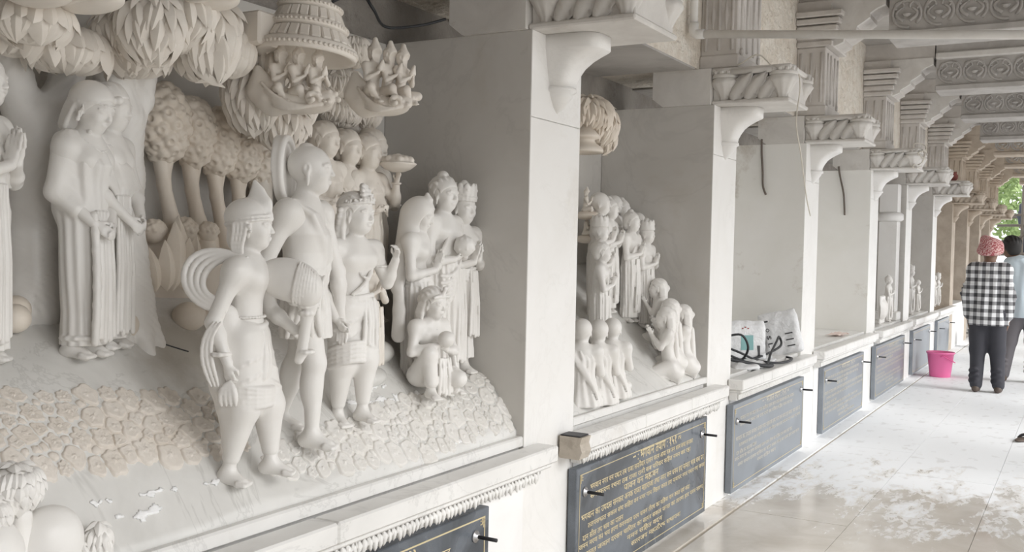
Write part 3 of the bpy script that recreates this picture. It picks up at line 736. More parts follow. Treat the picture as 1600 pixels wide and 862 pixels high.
def diagonal_drape(S, J, rows=5, side=1):
    """folds over one shoulder running across the chest"""
    for i in range(rows):
        o = (i - rows/2)*.0195
        S.path([(-.055, side*(.075 + o), .76), (-.012, side*(.080 + o), .806), (.045, side*(.058 + o), .765), (.070, side*(.015 + o), .69), (.068, side*(-.045 + o), .62), (.05, side*(-.075 + o*.5), .58)], [.006,.0095,.0105,.0105,.0095,.006], .002)
    S.loft([(.56, 0, 0, .066, .086), (.64, .002, .0, .071, .088), (.70, .006, side*.02, .076, .088), (.765, -.002, side*.05, .050, .056), (.80, -.004, side*.06, .012, .02)], .02)
class Fig:
    """one statue: an Empty at its base with carved parts"""
    def __init__(s, name, loc, heading, H, vox, mat, label, cat='statue', group=None, tilt=None):
        s.o = empty(name, loc, math.radians(heading), H, label, cat, group); s.H = H; s.vox = vox; s.mat = mat
        if tilt: s.o.rotation_euler = (math.radians(tilt[0]), math.radians(tilt[1]), math.radians(heading))
        s.parts = []
    def part(s, name, S, vox=None, mat=None):
        o = S.build(name, (vox or s.vox)/s.H, mat or s.mat, s.o); s.parts.append(o); return o
# ================================================================== nearest relief: ground
CP = np.array([(-.03,.3,.745),(-.03,.9,.745),(-.03,1.3,.75),(-.03,1.7,.75),(-.03,2.1,.76),(-.03,2.5,.757),(-.03,2.9,.757),(-.03,3.24,.76),
  (-.147,3.24,.925),(-.194,3.24,.958),(-.3,3.24,.99),(-.68,3.24,1.08),(-.155,1.26,.945),(-.33,1.37,1.11),(-.38,1.42,1.14),(-.38,1.61,1.147),(-.6,1.65,1.28),
  (-.6,1.95,1.29),(-.68,2.12,1.33),(-.15,1.84,.89),(-.3,1.98,1.015),(-.1,2.23,.862),(-.12,2.4,.885),(-.25,2.89,.955),(-.2,3.18,.965),(-.17,2.91,.93),
  (-.40,2.80,1.165),(-.45,2.6,1.18),(-.3,2.62,1.06),(-.08,1.87,.825),(-.1,2.0,.835),(-.155,.9,.95),(-.33,.9,1.11),(-.6,.9,1.28),(-.155,.4,.95),(-.6,.4,1.28),(-.5,2.3,1.2),(-.27,3.05,.965),(-.2,2.4,.96)])
def tps_fit(P, lam=2e-4):
    n = len(P); d = np.linalg.norm(P[:,None,:2] - P[None,:,:2], axis=2); K = np.where(d > 0, d*d*np.log(d + 1e-12), 0) + lam*np.eye(n)
    Q = np.c_[np.ones(n), P[:,:2]]; A = np.block([[K, Q], [Q.T, np.zeros((3,3))]]); return np.linalg.solve(A, np.r_[P[:,2], 0, 0, 0])
TW = tps_fit(CP)
def tz(x, y):
    x = np.asarray(x, float); y = np.asarray(y, float)
    d2 = (x[...,None] - CP[:,0])**2 + (y[...,None] - CP[:,1])**2; U = np.where(d2 > 0, .5*d2*np.log(d2 + 1e-12), 0)
    return U @ TW[:-3] + TW[-3] + TW[-2]*x + TW[-1]*y
def tnorm(x, y, e=.01):
    gx = (tz(x+e, y) - tz(x-e, y))/(2*e); gy = (tz(x, y+e) - tz(x, y-e))/(2*e); n = Vector((-gx, -gy, 1)); return n.normalized()
def heightfield(name, zf, x0, x1, y0, y1, nx, ny, floor, mat, parent=None):
    X = np.linspace(x0, x1, nx); Y = np.linspace(y0, y1, ny); gx, gy = np.meshgrid(X, Y, indexing='ij'); Z = zf(gx, gy)
    top = np.stack([gx, gy, Z], -1).reshape(-1, 3); bot = top.copy(); bot[:,2] = floor; n = nx*ny
    idx = np.arange(n).reshape(nx, ny); q = np.stack([idx[:-1,:-1], idx[1:,:-1], idx[1:,1:], idx[:-1,1:]], -1).reshape(-1, 4)
    sk = []
    for e in (idx[0], idx[-1][::-1], idx[:,0][::-1], idx[:,-1]): sk.append(np.stack([e[:-1], e[1:], e[1:]+n, e[:-1]+n], -1))
    me = npmesh(name, np.r_[top, bot], np.concatenate([q] + sk)); me.materials.append(mat)
    return link(bpy.data.objects.new(name, me), parent)
def ground1(x, y):
    z = tz(x, y); r = .004*np.sin(9*y + 5*x)*np.sin(14*x - 3*y); return z + r
rel = empty('relief_ground', (0, 0, 0), label='sloping carved marble ground of the nearest relief with flower beds', cat='ground')
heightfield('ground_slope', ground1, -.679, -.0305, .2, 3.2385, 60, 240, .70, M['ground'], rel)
# flowers: close-set carved cells, each with petals and an eye, edges following its neighbours
SLX = 1.45
def flower_cells(parent, test, x0, x1, y0, y1, radii, tries, seed, maxn, mat, vis):
    r_ = random.Random(seed); pts = []
    for R, share in radii:
        for _ in range(tries):
            if len(pts) >= maxn*share: break
            x, y = r_.uniform(x0, x1), r_.uniform(y0, y1)
            if not test(x, y): continue
            rr = R*r_.uniform(.88, 1.1)
            if any((x-p[0])**2*SLX**2 + (y-p[1])**2 < ((rr + p[2])*.93)**2 for p in pts): continue
            pts.append((x, y, rr))
    A = np.array(pts)
    for i, (x, y, rr) in enumerate(pts):
        n = r_.choice((5, 5, 6, 6, 7, 8)); K = 4*n if rr > .012 else 12; ph = r_.uniform(0, 6.3); style = r_.random()
        d = np.c_[(A[:,0]-x)*SLX, A[:,1]-y]; L = np.hypot(d[:,0], d[:,1]); nb = [j for j in range(len(A)) if j != i and L[j] < .13]
        V = []; F_ = []
        rings = ((1.,-.006),(.95,.0035),(.80,.0066),(.60,.0026),(.42,.0062),(.24,.0012),(.15,.0066)) if rr > .012 else ((1.,-.005),(.9,.003),(.5,.0048))
        for q in range(K):
            a = 2*math.pi*q/K; u = (math.cos(a), math.sin(a)); R_ = rr*1.45
            for j in nb:
                dt = d[j,0]*u[0] + d[j,1]*u[1]
                if dt > 1e-6:
                    wgt = .5 + .5*(rr - A[j,2])/(rr + A[j,2]); R_ = min(R_, wgt*L[j]**2/dt)
            R_ = max(R_ - .0011, rr*.35); lob = abs(math.cos(n*(a+ph)/2)); 
            for (f_, z_) in rings:
                m_ = 1 - (.30 if style > .3 else .10)*(1-lob)*(1 if f_ < .99 else .45)*min(1, f_*1.6); px, py = x + u[0]*R_*f_*m_/SLX, y + u[1]*R_*f_*m_
                V.append((px, py, z_*(.7+.3*lob if f_ < .9 else 1)))
        nr = len(rings); V.append((x, y, .0062)); c0 = len(V)-1
        W_ = np.array(V); nn = tnorm(x, y); z = tz(W_[:,0], W_[:,1]) ; hgt = W_[:,2].copy(); W_[:,0] += nn.x*hgt; W_[:,1] += nn.y*hgt; W_[:,2] = z + nn.z*hgt + .0015
        for q in range(K):
            q2 = (q+1) % K
            for k_ in range(nr-1): F_.append((q*nr+k_, q2*nr+k_, q2*nr+k_+1, q*nr+k_+1))
            F_.append((q*nr+nr-1, q2*nr+nr-1, c0, c0))
        me = bpy.data.meshes.new('flower'); me.from_pydata([tuple(v) for v in W_], [], [f_ if f_[2] != f_[3] else f_[:3] for f_ in F_]); me.polygons.foreach_set('use_smooth', [True]*len(me.polygons)); me.materials.append(mat)
        link(bpy.data.objects.new('flower', me), parent)
    return len(pts)
def bedbase(name, test_x0, test_x1, y0, y1, mat, parent):
    ny = 90; nx = 16; V = []; 
    for j in range(ny):
        y = y0 + (y1-y0)*j/(ny-1); a, b = test_x0(y), test_x1(y)
        for i in range(nx):
            t = i/(nx-1); x = a + (b-a)*t; e = min(1, 6*min(t, 1-t), 12*min(j/(ny-1), 1-j/(ny-1)))
            V.append((x, y, float(tz(x, y)) + .003*e - .0035 + .001*math.sin(90*x+40*y)*math.sin(70*y)))
    F_ = [(j*nx+i, j*nx+i+1, (j+1)*nx+i+1, (j+1)*nx+i) for j in range(ny-1) for i in range(nx-1)]
    me = npmesh(name, V, F_); me.materials.append(mat); return link(bpy.data.objects.new(name, me), parent)
b1u = lambda y: -.325 + .02*math.sin(5*y) + max(0, y-1.6)*.06; b1l = lambda y: -.150 + .006*math.sin(7*y)
bd1 = bedbase('flower_bed', b1l, b1u, .9, 1.97, M['bed'], rel)
n1 = flower_cells(bd1, lambda x, y: b1u(y) + .010 < x < b1l(y) - .006, -.34, -.14, 1.10, 1.96, ((.029,.14),(.023,.35),(.017,.7),(.0115,1.)), 1500, 3, 280, M['bed'], None)
b2u = lambda y: -.135 - .05*min(1, max(0, (y-2.3)/.5)) + .006*math.sin(11*y); b2l = lambda y: -.036 - .05*max(0, (2.35-y)/.45)
bd2 = bedbase('flower_bed', b2l, b2u, 1.99, 3.234, M['bed_white'], rel)
n2 = flower_cells(bd2, lambda x, y: b2u(y) + .006 < x < b2l(y) - .004, -.2, -.03, 2.0, 3.228, ((.034,.08),(.022,.3),(.0155,.7),(.011,1.)), 1500, 5, 295, M['bed_white'], None)
print('flowers', n1, n2)
# white paste smeared on the polished ground
def smear(parent, x, y, lx, ly, seed):
    r_ = np.random.default_rng(seed); n = 26; V = []; F_ = []
    ph = r_.uniform(0, 6, 6); idx = {}
    for i in range(n):
        for j in range(10):
            u, v = i/(n-1)*2-1, j/9*2-1; wv = .45 + .3*math.sin(4*u+ph[0]) + .25*math.sin(11*u+ph[1]); ok = abs(v + .3*math.sin(5*u+ph[2])) < wv and abs(u) < .98
            px, py = x + v*lx, y + u*ly; z = float(ground1(np.array(px), np.array(py))); idx[i,j] = len(V) if ok else None
            if ok: V.append((px, py, z + .0012 + .0025*abs(math.sin(23*u+ph[3])*math.sin(9*v+ph[4]))))
    for i in range(n-1):
        for j in range(9):
            q = [idx[i,j], idx[i+1,j], idx[i+1,j+1], idx[i,j+1]]
            if None not in q: F_.append(q)
    if not F_: return
    me = npmesh('dust_paste', V, F_); me.materials.append(M['paste']); o = link(bpy.data.objects.new('dust_paste', me), parent)
    sd = o.modifiers.new('thickness', 'SOLIDIFY'); sd.thickness = .003; sd.offset = 0
for i, (x, y, lx, ly) in enumerate(((-.105,1.47,.007,.03),(-.105,1.63,.008,.06),(-.095,1.80,.008,.05),(-.075,1.55,.012,.09),(-.185,2.55,.010,.13),(-.19,2.75,.012,.08),(-.22,2.62,.012,.06),(-.042,2.92,.007,.10))): smear(rel, x, y, lx, ly, i)
# thin black crack line on the upper ground slab
mb = MB(); pts = [(-.47 + .05*t, 1.83 + .17*t, 0) for t in np.linspace(0, 1, 8)]; mb.tube([(x, y, float(ground1(np.array(x), np.array(y))) + .001) for x, y, _ in pts], .0022, 5); mb.build('crack', M['ink'], rel)

# ================================================================== nearest relief: statues
def gz(x, y): return float(tz(x, y))
VX = .0035
# --- attendant with peaked turban and fly whisk, nearest figure
f = Fig('attendant_statue', (-.085, 1.89, .822), 30, .735, .003, M['statue'], 'marble attendant in a peaked turban holding a fly whisk, nearest standing statue')
S = SDF()
J, P, R = body(S, dict(sr=(-.01,-.105,.755), sl=(.01,.105,.755), er=(-.075,-.135,.575), wr=(-.02,-.15,.44), el=(.055,.15,.60), wl=(.15,.105,.535), nk=(0,0,.785), hd=(.02,0,.905),
    kr=(.01,-.06,.275), ar=(-.04,-.06,.045), kl=(.07,.045,.27), al=(.085,.05,.06)), hh=.155, fr=(1,-.35), fl=(1,-.1))
hand(S, J['wr'], (.12,.1,-1), (.3,1,0), .085, .7, -1); hand(S, J['wl'], (1,-.3,.1), (-.2,-1,.2), .08, 1.5, 1)
f.part('body', S)
S = SDF(); S.ell(P(-.14,0,.24), np.array((.51,.45,.43))*.155, .01); S.ell(P(.46,0,-.22), np.array((.46,.7,.46))*.155, .006, op='s')
S.path([P(-.10 + .505*math.cos(a), .45*math.sin(a), .13 + .07*math.cos(a)) for a in np.linspace(0, 6.29, 27)], .034*.155, .004)
S.path([P(-.10 + .50*math.cos(a), .445*math.sin(a), .21 + .08*math.cos(a)) for a in np.linspace(0, 6.29, 27)], .022*.155, .002)
S.path([P(.28,0,.26), P(.25,0,.55), P(.14,0,.82), P(.03,0,1.06)], [.17*.155,.15*.155,.09*.155,.02*.155], .015, flat=((0,1,0), .55)); S.path([P(.0,0,.50), P(.04,0,.72), P(.03,0,1.0)], [.16*.155,.10*.155,.03*.155], .012, flat=((0,1,0), .5))
for q in range(5): S.path(curve(P(.30,-.20,.26+.02*q), P(.02,-.42+.03*q,.40+.05*q), P(-.46,-.26+.03*q,.20+.08*q), n=7), .016*.155, .002)
for s in (-1,1):
    for q in range(4): S.path(curve(P(-.05-.09*q,.42*s,.06), P(-.02-.09*q,.47*s,-.22), P(-.22-.07*q,.40*s,-.46), P(-.12-.05*q,.36*s,-.64), n=8), [.05*.155]*7 + [.02*.155], .003)
    S.ell(P(.03,.43*s,.02), .06*.155, .003); S.ell(P(.06,.44*s,-.10), .045*.155, .003)
S.ell(P(-.36,0,-.22), np.array((.22,.34,.36))*.155, .02)
f.part('turban', S)
S = SDF(); dhoti(S, J, .10); waistband(S, .56, .068, .09, 4); sash(S, .075, -.01, .54, .38, 5, .011)
for j in range(5): S.path([(.01 + .088*math.cos(a), -.003 + .108*math.sin(a), .355 - .019*j - .02*math.cos(a) + .006*j*math.cos(a)) for a in np.linspace(0, 6.29, 21)], .0115, .0015)
S.loft([(.29,.01,0,.088,.106),(.36,.005,0,.084,.103),(.5,0,0,.076,.098)], .015); S.cone((-.04,-.09,.60), (-.055,-.075,.36), .036, .046, .03); S.cone((-.055,-.07,.36), (-.04,-.06,.16), .045, .016, .03)
for q in range(4): S.path(curve((-.012,-.145,.375),(-.05+.02*q,-.16,.345),(-.04+.016*q,-.145,.295), n=6), [.006,.010,.012,.012,.010,.006], .002)
f.part('dhoti', S)
S = SDF()
for i in range(4):
    o = i*.031
    S.path(curve((-.005,-.055-.004*i,.80),(-.235+o,-.075,.895-o),(-.245+o*.9,-.14,.63+.3*o),(-.04,-.13,.615+.012*i), n=18), [.0112]*18, .0005)
for q in range(3): S.path(curve((-.04-.012*q,-.168,.58),(-.105-.012*q,-.165,.50),(-.06-.02*q,-.16,.42),(-.05-.012*q,-.15,.36), n=9), [.004,.007,.008,.008,.008,.008,.007,.006,.004], .002)
f.part('scarf', S, .0026)
S = SDF(); beads(S, curve((.02,-.07,.80),(.10,-.02,.70),(.03,.08,.80), n=10), .0065); waist = [(.0+.06*math.cos(a)*1.08,.083*math.sin(a),.59) for a in np.linspace(0,6.29,19)]; beads(S, waist, .006)
S.path([(-.045+.03*math.cos(a),-.147+.03*math.sin(a),.47) for a in np.linspace(0,6.29,10)], .008, .004)
f.part('ornaments', S)
S = SDF(); S.path([(.175,.075,.43),(.185,.075,.455),(.20,.075,.58),(.215,.075,.63)], [.017,.02,.021,.027], .006)
for z in (.46,.60,.625): S.path([(.20+.03*math.cos(a)*.8,.075+.026*math.sin(a),z) for a in np.linspace(0,6.29,10)], .008, .004)
f.part('whisk_handle', S)
S = SDF(); Rw = rotm(0, .22, 0); S.ell((.14,.055,.72), (.118,.055,.078), .01, Rw); S.ell((.205,.06,.672), (.05,.045,.05), .03)
for i in range(8):
    f_ = .28 + .085*i; q_ = math.sqrt(1-f_*f_); pts = []
    for s in np.linspace(-1.1, 1.0, 9): loc_ = np.array((.118*f_*(1 - .10*s), -.055*q_*math.cos(s)*1.0, .078*q_*math.sin(s) + .012*s)); pts.append(V3(.14,.055,.72) + Rw @ loc_)
    S.path(pts, [.003,.006,.0075,.008,.008,.0075,.007,.005,.003], .0008)
f.part('whisk_tuft', S, .0026)
# --- main haloed figure
f = Fig('haloed_monk_statue', (-.135, 2.165, .868), 30, .865, .0033, M['statue'], 'tall haloed marble monk striding to the right in a one-shoulder robe')
S = SDF()
J, P, R = body(S, dict(pel=(0,0,.525), che=(-.005,0,.71), sr=(-.03,-.115,.77), sl=(.03,.105,.775), er=(-.10,-.14,.60), wr=(-.0,-.15,.49), el=(.085,.15,.575), wl=(.10,.145,.415), nk=(0,0,.80), hd=(.02,0,.915),
    kr=(.05,-.055,.28), ar=(.045,-.055,.045), kl=(-.02,.045,.29), al=(-.085,.045,.085)), hh=.155, lobe=.08, fr=(1,-.25), fl=(1,-.1))
hand(S, J['wl'], (.1,-.05,-1), (-.2,-1,0), .09, .35, 1); hand(S, J['wr'], (.9,.1,-.2), (0,1,0), .085, .6, -1)
S.ell(P(-.12,0,.50), (.022,.022,.012), .01)
f.part('body', S)
S = SDF(); S.loft([(.36,.01,0,.085,.098),(.45,.005,0,.082,.102),(.58,0,0,.064,.084)], .012, ((13,.004,0,5),)); diagonal_drape(S, J, 6, -1)
for i in range(5): S.path(curve((.03+.014*i,-.095,.565),(-.01+.016*i,-.122,.48),(-.03+.026*i,-.105+.006*i,.37+.006*math.sin(i*2)), n=7), [.006,.0095,.011,.0115,.0115,.011,.009], .0015)
S.path(curve((.05,-.085,.575),(.085,-.06,.47),(.065,-.03,.40), n=6), .012, .006)
for i in range(4): S.path(curve((.055,.09-.02*i,.77),(.085,.10-.03*i,.66),(.05,.085-.04*i,.50), n=8), .008, .008)
f.part('robe', S)
S = SDF()
Rh = rotm(0, -.04, 0); hc = np.array((-.075, 0, .915))
S.add(lambda x, y, z: np.maximum(np.sqrt((y-hc[1])**2 + ((z-hc[2]))**2) - .112, np.abs(x - hc[0] + .04*(z-hc[2])) - .014), hc - [.03,.115,.115], hc + [.03,.115,.115], 0)
S.add(lambda x, y, z: np.abs(np.sqrt((np.sqrt((y-hc[1])**2 + (z-hc[2])**2) - .102)**2 + (x - hc[0] - .014)**2)) - .012, hc - [.03,.12,.12], hc + [.03,.12,.12], .004)
f.part('halo', S)
# --- crowned prince
f = Fig('prince_statue', (-.135, 2.39, .892), -12, .70, .003, M['statue'], 'crowned bare-chested marble prince with bead necklace standing beside the haloed monk')
S = SDF()
J, P, R = body(S, dict(er=(-.03,-.15,.61), wr=(.04,-.13,.48), el=(.02,.175,.625), wl=(.085,.165,.73), hd=(.02,0,.925), kl=(.03,.045,.29), al=(.03,.035,.06), kr=(.0,-.06,.28), ar=(-.03,-.055,.045)), hh=.165, hyaw=.25, fl=(1,.2), fr=(1,-.1))
hand(S, J['wl'], (.35,-.1,.9), (0,-1,.2), .085, .9, 1); hand(S, J['wr'], (.5,.3,-.8), (0,1,0), .08, .5, -1)
f.part('body', S)
S = SDF(); hair_cap(S, P, R, .165, None, long=.25, curls=9)
for i in range(6):
    for s in (-1, 1): S.ell(P(-.22-.03*i,.46*s,.10-.16*i), .075*.165, .01)
f.part('hair', S)
S = SDF(); tiara(S, P, R, .165); f.part('crown', S)
S = SDF(); dhoti(S, J, .10); waistband(S, .57, .068, .088, 4); sash(S, .075, .03, .56, .36, 4, .012)
for j in range(5): S.path([(.012 + .078*math.cos(a), -.045 + .075*math.sin(a), .345 - .019*j + .028*math.cos(a)) for a in np.linspace(-2.2, 1.9, 13)], [.002]+[.0115]*11+[.002], .0015)
f.part('dhoti', S)
S = SDF(); beads(S, curve((-.01,.075,.80),(.16,.02,.50),(-.01,-.07,.80), n=16), .0075); S.path(curve((-.02,.085,.80),(.13,0,.68),(-.02,-.085,.80), n=12), .012, .006)
S.path(curve((-.03,.10,.79),(.11,.06,.66),(.06,-.05,.58), n=9), .009, .006)
for s, e in ((1,'l'),(-1,'r')): q = (J['s'+e] + J['e'+e])/2; S.path([q + [.035*math.cos(a),.035*math.sin(a),0] for a in np.linspace(0,6.29,12)], .006, .004)
f.part('necklaces', S)
# --- four women behind
WB = [(-.45, 2.605, 1.19, .665, -2), (-.45, 2.725, 1.175, .665, 0), (-.42, 2.80, 1.165, .665, -2), (-.50, 2.93, 1.16, .705, 5)]
WL = ['marble woman directly behind the haloed monk, tallest head of the rear group', 'marble woman with side-combed hair, second head of the rear group', 'marble woman in a knee-length skirt lifting a bowl of sweets', 'marble woman at the back beside the grey niche wall, partly hidden']
for i, (x, y, z, H, hd_) in enumerate(WB):
    f = Fig('woman_statue', (x, y, z), hd_, H, .0054, M['statue_rear'], WL[i], group='women behind the monk')
    S = SDF(); jj = dict(el=(.05,.15,.62), wl=(.12,.06,.62), er=(.04,-.15,.61), wr=(.12,-.06,.60))
    if i == 2: jj.update(el=(.08,.15,.66), wl=(.105,.125,.76), al=(-.02,.05,.05))
    J, P, R = body(S, jj, hh=.165, female=True, hpitch=.06, hyaw=.08 - .1*(i % 2), legs='lr' if i > 1 else '', feet='lr' if i > 1 else '')
    hand(S, J['wl'], (.3,.0,.95) if i == 2 else (.5,-.8,.2), (.2,-.6,.7) if i == 2 else (-1,0,0), .08, .5, 1); hand(S, J['wr'], (.6,.6,.3), (-.6,.5,.5), .08, .5, -1)
    f.part('body', S)
    S = SDF(); hair_cap(S, P, R, .165, ('back', 'high', 'back', 'high')[i]); f.part('hair', S)
    S = SDF(); robe(S, .05 if i < 2 else .13, .60, (.085,.10)); waistband(S, .59, .066, .084, 2)
    bodice(S, 1 if i % 2 else -1); f.part('sari', S)
    S = SDF(); beads(S, curve((0,.07,.80),(.13,.0,.58),(0,-.07,.80), n=12), .0075)
    for a_ in (J['wl'], J['wr']): S.path([a_ + [.022*math.cos(a),.022*math.sin(a),.0] for a in np.linspace(0,6.29,10)], .007, .003)
    f.part('jewellery', S)
    if i == 2:
        S = SDF(); c = (.12,.115,.86); S.loft([(.82,c[0],c[1],.03,.03),(.835,c[0],c[1],.07,.07),(.86,c[0],c[1],.10,.10),(.87,c[0],c[1],.105,.105)], .004); S.ell((c[0],c[1],.87), (.085,.085,.035), .008)
        for q in range(22):
            a = q*2.4; r_ = .078*math.sqrt(q/22); S.ell((c[0]+r_*math.cos(a), c[1]+r_*math.sin(a), .90 - .25*r_), .023, .001)
        f.part('sweets_bowl', S, .0045)
    if i == 1:
        S = SDF(); S.ell((.135,0,.60), (.05,.05,.055), .01); S.loft([(.645,.135,0,.022,.022),(.665,.135,0,.034,.034),(.672,.135,0,.036,.036)], .006); f.part('water_pot', S)
# --- cloth bundle hanging between prince and women: a small girl with folded hands
f = Fig('girl_statue', (-.245, 2.60, 1.005), -5, .43, .0042, M['statue_rear'], 'small marble girl in a pleated skirt between the prince and the women')
S = SDF(); J, P, R = body(S, dict(el=(.05,.14,.60), wl=(.12,.02,.68), er=(.05,-.14,.60), wr=(.12,-.02,.68)), hh=.19, female=True); hand(S, J['wl'], (.3,-.1,1), (0,-1,0), .09, .15); hand(S, J['wr'], (.3,.1,1), (0,1,0), .09, .15, -1); f.part('body', S)
S = SDF(); hair_cap(S, P, R, .19, 'back'); f.part('hair', S)
S = SDF(); robe(S, .10, .60, (.105,.115), (.095,.105), (.068,.085), folds=((14,.009,0,4),)); sash(S, .08, .06, .55, .12, 3, .016); f.part('skirt', S)
# --- trio by the side wall
f = Fig('veiled_devotee_statue', (-.265, 2.905, .958), 12, .655, VX, M['statue'], 'veiled marble woman with joined hands, left of the three by the side wall')
S = SDF(); J, P, R = body(S, dict(el=(.03,.14,.60), wl=(.115,.02,.635), er=(.03,-.15,.585), wr=(.115,-.02,.62)), hh=.165, female=True, hpitch=.32, hyaw=.1, legs='', feet='lr')
hand(S, J['wl'], (.25,-.1,1), (0,-1,0), .095, .12); hand(S, J['wr'], (.25,.1,1), (0,1,0), .095, .12, -1); f.part('body', S)
S = SDF(); S.ell(P(-.10,0,.12), np.array((.52,.47,.50))*.165, .01); S.cone(P(-.25,0,-.1), (-.055,0,.66), .075, .085, .03)
S.cone((-.05,-.07,.74), (-.06,-.13,.52), .045, .035, .02); S.path([(-.05,-.14,.55),(-.03,-.165,.40),(-.03,-.17,.27)], [.03,.034,.04], .012, flat=((0,1,0), .6))
S.ell(P(.44,0,-.20), np.array((.42,.40,.50))*.165, .01, op='s')
for q in range(6): S.path([P(.32,.30-.1*q,.34), P(-.10,.44-.15*q,.56 - abs(q-2.5)*.05), P(-.55,.3-.1*q,.1)], .003, .006)
S.cone(P(.05,0,.56), P(-.02,0,.72), .03, .012, .01)
f.part('veil', S)
S = SDF(); robe(S, .03, .60); waistband(S, .575, .07, .088, 3); sash(S, .082, .0, .55, .15, 5, .012); f.part('skirt', S)
S = SDF(); S.path(curve((.0,.08,.81),(.12,0,.70),(.0,-.08,.81), n=10), .012, .005); f.part('necklace', S)
f = Fig('topknot_devotee_statue', (-.25, 3.035, .955), 0, .745, VX, M['statue'], 'marble figure with a topknot holding a round pot, middle of the trio by the wall')
S = SDF(); J, P, R = body(S, dict(el=(.02,.15,.60), wl=(.10,.06,.62), er=(.03,-.15,.585), wr=(.105,-.05,.60)), hh=.155, hyaw=-.15, hpitch=.05, legs='', feet='lr', lobe=.05)
hand(S, J['wl'], (.35,-.9,.2), (-.4,-.3,.8), .08, .8); hand(S, J['wr'], (.35,.9,.2), (-.4,.3,.8), .08, .8, -1); f.part('body', S)
S = SDF(); hair_cap(S, P, R, .155, 'top'); f.part('hair', S)
S = SDF(); robe(S, .03, .62, (.088,.10), (.086,.102), (.07,.088)); diagonal_drape(S, J, 7, 1)
for q in range(6): S.path(curve((.075,.06-.01*q,.60-.02*q),(.10,-.02,.50-.02*q),(.06,-.085,.52-.035*q), n=8), .008, .008)
sash(S, .085, .055, .55, .10, 4, .012); f.part('robe', S)
S = SDF(); S.ell((.135,.0,.665), (.052,.052,.05), .005)
for q in range(8): a = q*.785; S.path([(.135+.05*math.cos(a),.05*math.sin(a),.65),(.135+.035*math.cos(a),.035*math.sin(a),.70),(.135,0,.715)], .006, .004)
f.part('pot', S)
f = Fig('crowned_devotee_statue', (-.245, 3.158, .966), -10, .685, VX, M['statue'], 'crowned marble man with joined hands, right of the three by the side wall')
S = SDF(); J, P, R = body(S, dict(sl=(0,.10,.775), sr=(0,-.10,.775), el=(.03,.12,.60), wl=(.115,.02,.635), er=(.03,-.125,.585), wr=(.115,-.02,.62)), hh=.16, hpitch=.08, legs='lr', feet='lr')
hand(S, J['wl'], (.2,-.1,1), (0,-1,0), .10, .1); hand(S, J['wr'], (.2,.1,1), (0,1,0), .10, .1, -1); f.part('body', S)
S = SDF(); crown(S, P, R, .16, .62); S.ell(P(-.28,0,-.08), np.array((.24,.36,.34))*.16, .012); f.part('crown', S)
S = SDF(); robe(S, .09, .60, (.07,.084), (.08,.092), (.066,.082)); waistband(S, .58, .07, .086, 4); sash(S, .085, .02, .57, .22, 4, .012); f.part('dhoti', S)
S = SDF()
for s, e in ((1,'l'),(-1,'r')): q = J['s'+e]*.45 + J['e'+e]*.55; S.path([q + [.034*math.cos(a),.034*math.sin(a),.006*math.cos(a)] for a in np.linspace(0,6.29,12)], .009, .004)
f.part('armlets', S)
# --- crouching figure with crest
f = Fig('crouching_devotee_statue', (-.165, 2.842, .930), -12, .60, VX, M['statue'], 'small crouching marble figure with a crested cap holding a round fruit')
S = SDF()
J, P, R = body(S, dict(pel=(-.03,0,.13), wai=(-.02,0,.22), che=(.0,0,.335), nk=(.01,0,.425), hd=(.04,0,.53), sl=(.0,.105,.40), sr=(.0,-.105,.40), el=(.06,.15,.25), wl=(.12,.03,.27), er=(.03,-.16,.26), wr=(.12,-.04,.30),
    hl=(-.02,.05,.12), hr=(-.02,-.06,.12), kl=(.16,.09,.10), kr=(.10,-.09,.26), al=(.06,.13,.04), ar=(.11,-.08,.04)), hh=.165, hpitch=.15, hyaw=.15, fl=(.6,.6), fr=(1,-.2))
hand(S, J['wl'], (.4,-.8,.3), (-.3,-.4,.8), .085, .6); hand(S, J['wr'], (.4,.8,.3), (-.4,.5,.7), .085, .6, -1); f.part('body', S)
S = SDF(); hair_cap(S, P, R, .165, 'back', long=.1); S.path([P(.28+.03*math.cos(a),.42*math.sin(a),.28+.06*math.cos(a)) for a in np.linspace(-1.6,1.6,9)], .008, .006); S.cone(P(.30,0,.34), P(.36,0,.58), .016, .010, .01); S.ell(P(.37,0,.62), .014, .006); f.part('crested_cap', S)
S = SDF(); S.cone((-.02,.05,.12), (.16,.09,.10), .068, .05, .02); S.cone((-.02,-.06,.12), (.10,-.09,.25), .066, .05, .02); S.cone((.10,-.09,.25), (.11,-.08,.09), .046, .04, .02); S.ell((-.04,0,.11), (.085,.10,.07), .03)
sash(S, .13, .01, .22, .02, 5, .014)
for q in range(5): S.path(curve((.0+.03*q,-.0+.02*q,.17),(.05+.03*q,.06+.015*q,.19-.01*q),(.03+.03*q,.12,.10), n=6), .007, .008)
f.part('dhoti', S)
S = SDF(); S.path(curve((-.05,.08,.42),(.06,.16,.30),(.10,.12,.06), n=10), [.02,.022,.024,.025,.025,.024,.022,.02,.018,.015], .01, flat=((0,1,0), .6)); S.path(curve((.0,.075,.44),(.12,0,.33),(.0,-.075,.44), n=9), .010, .005); f.part('scarf', S)
S = SDF(); S.ell((.155,-.01,.335), (.05,.05,.048), .004); f.part('fruit', S)
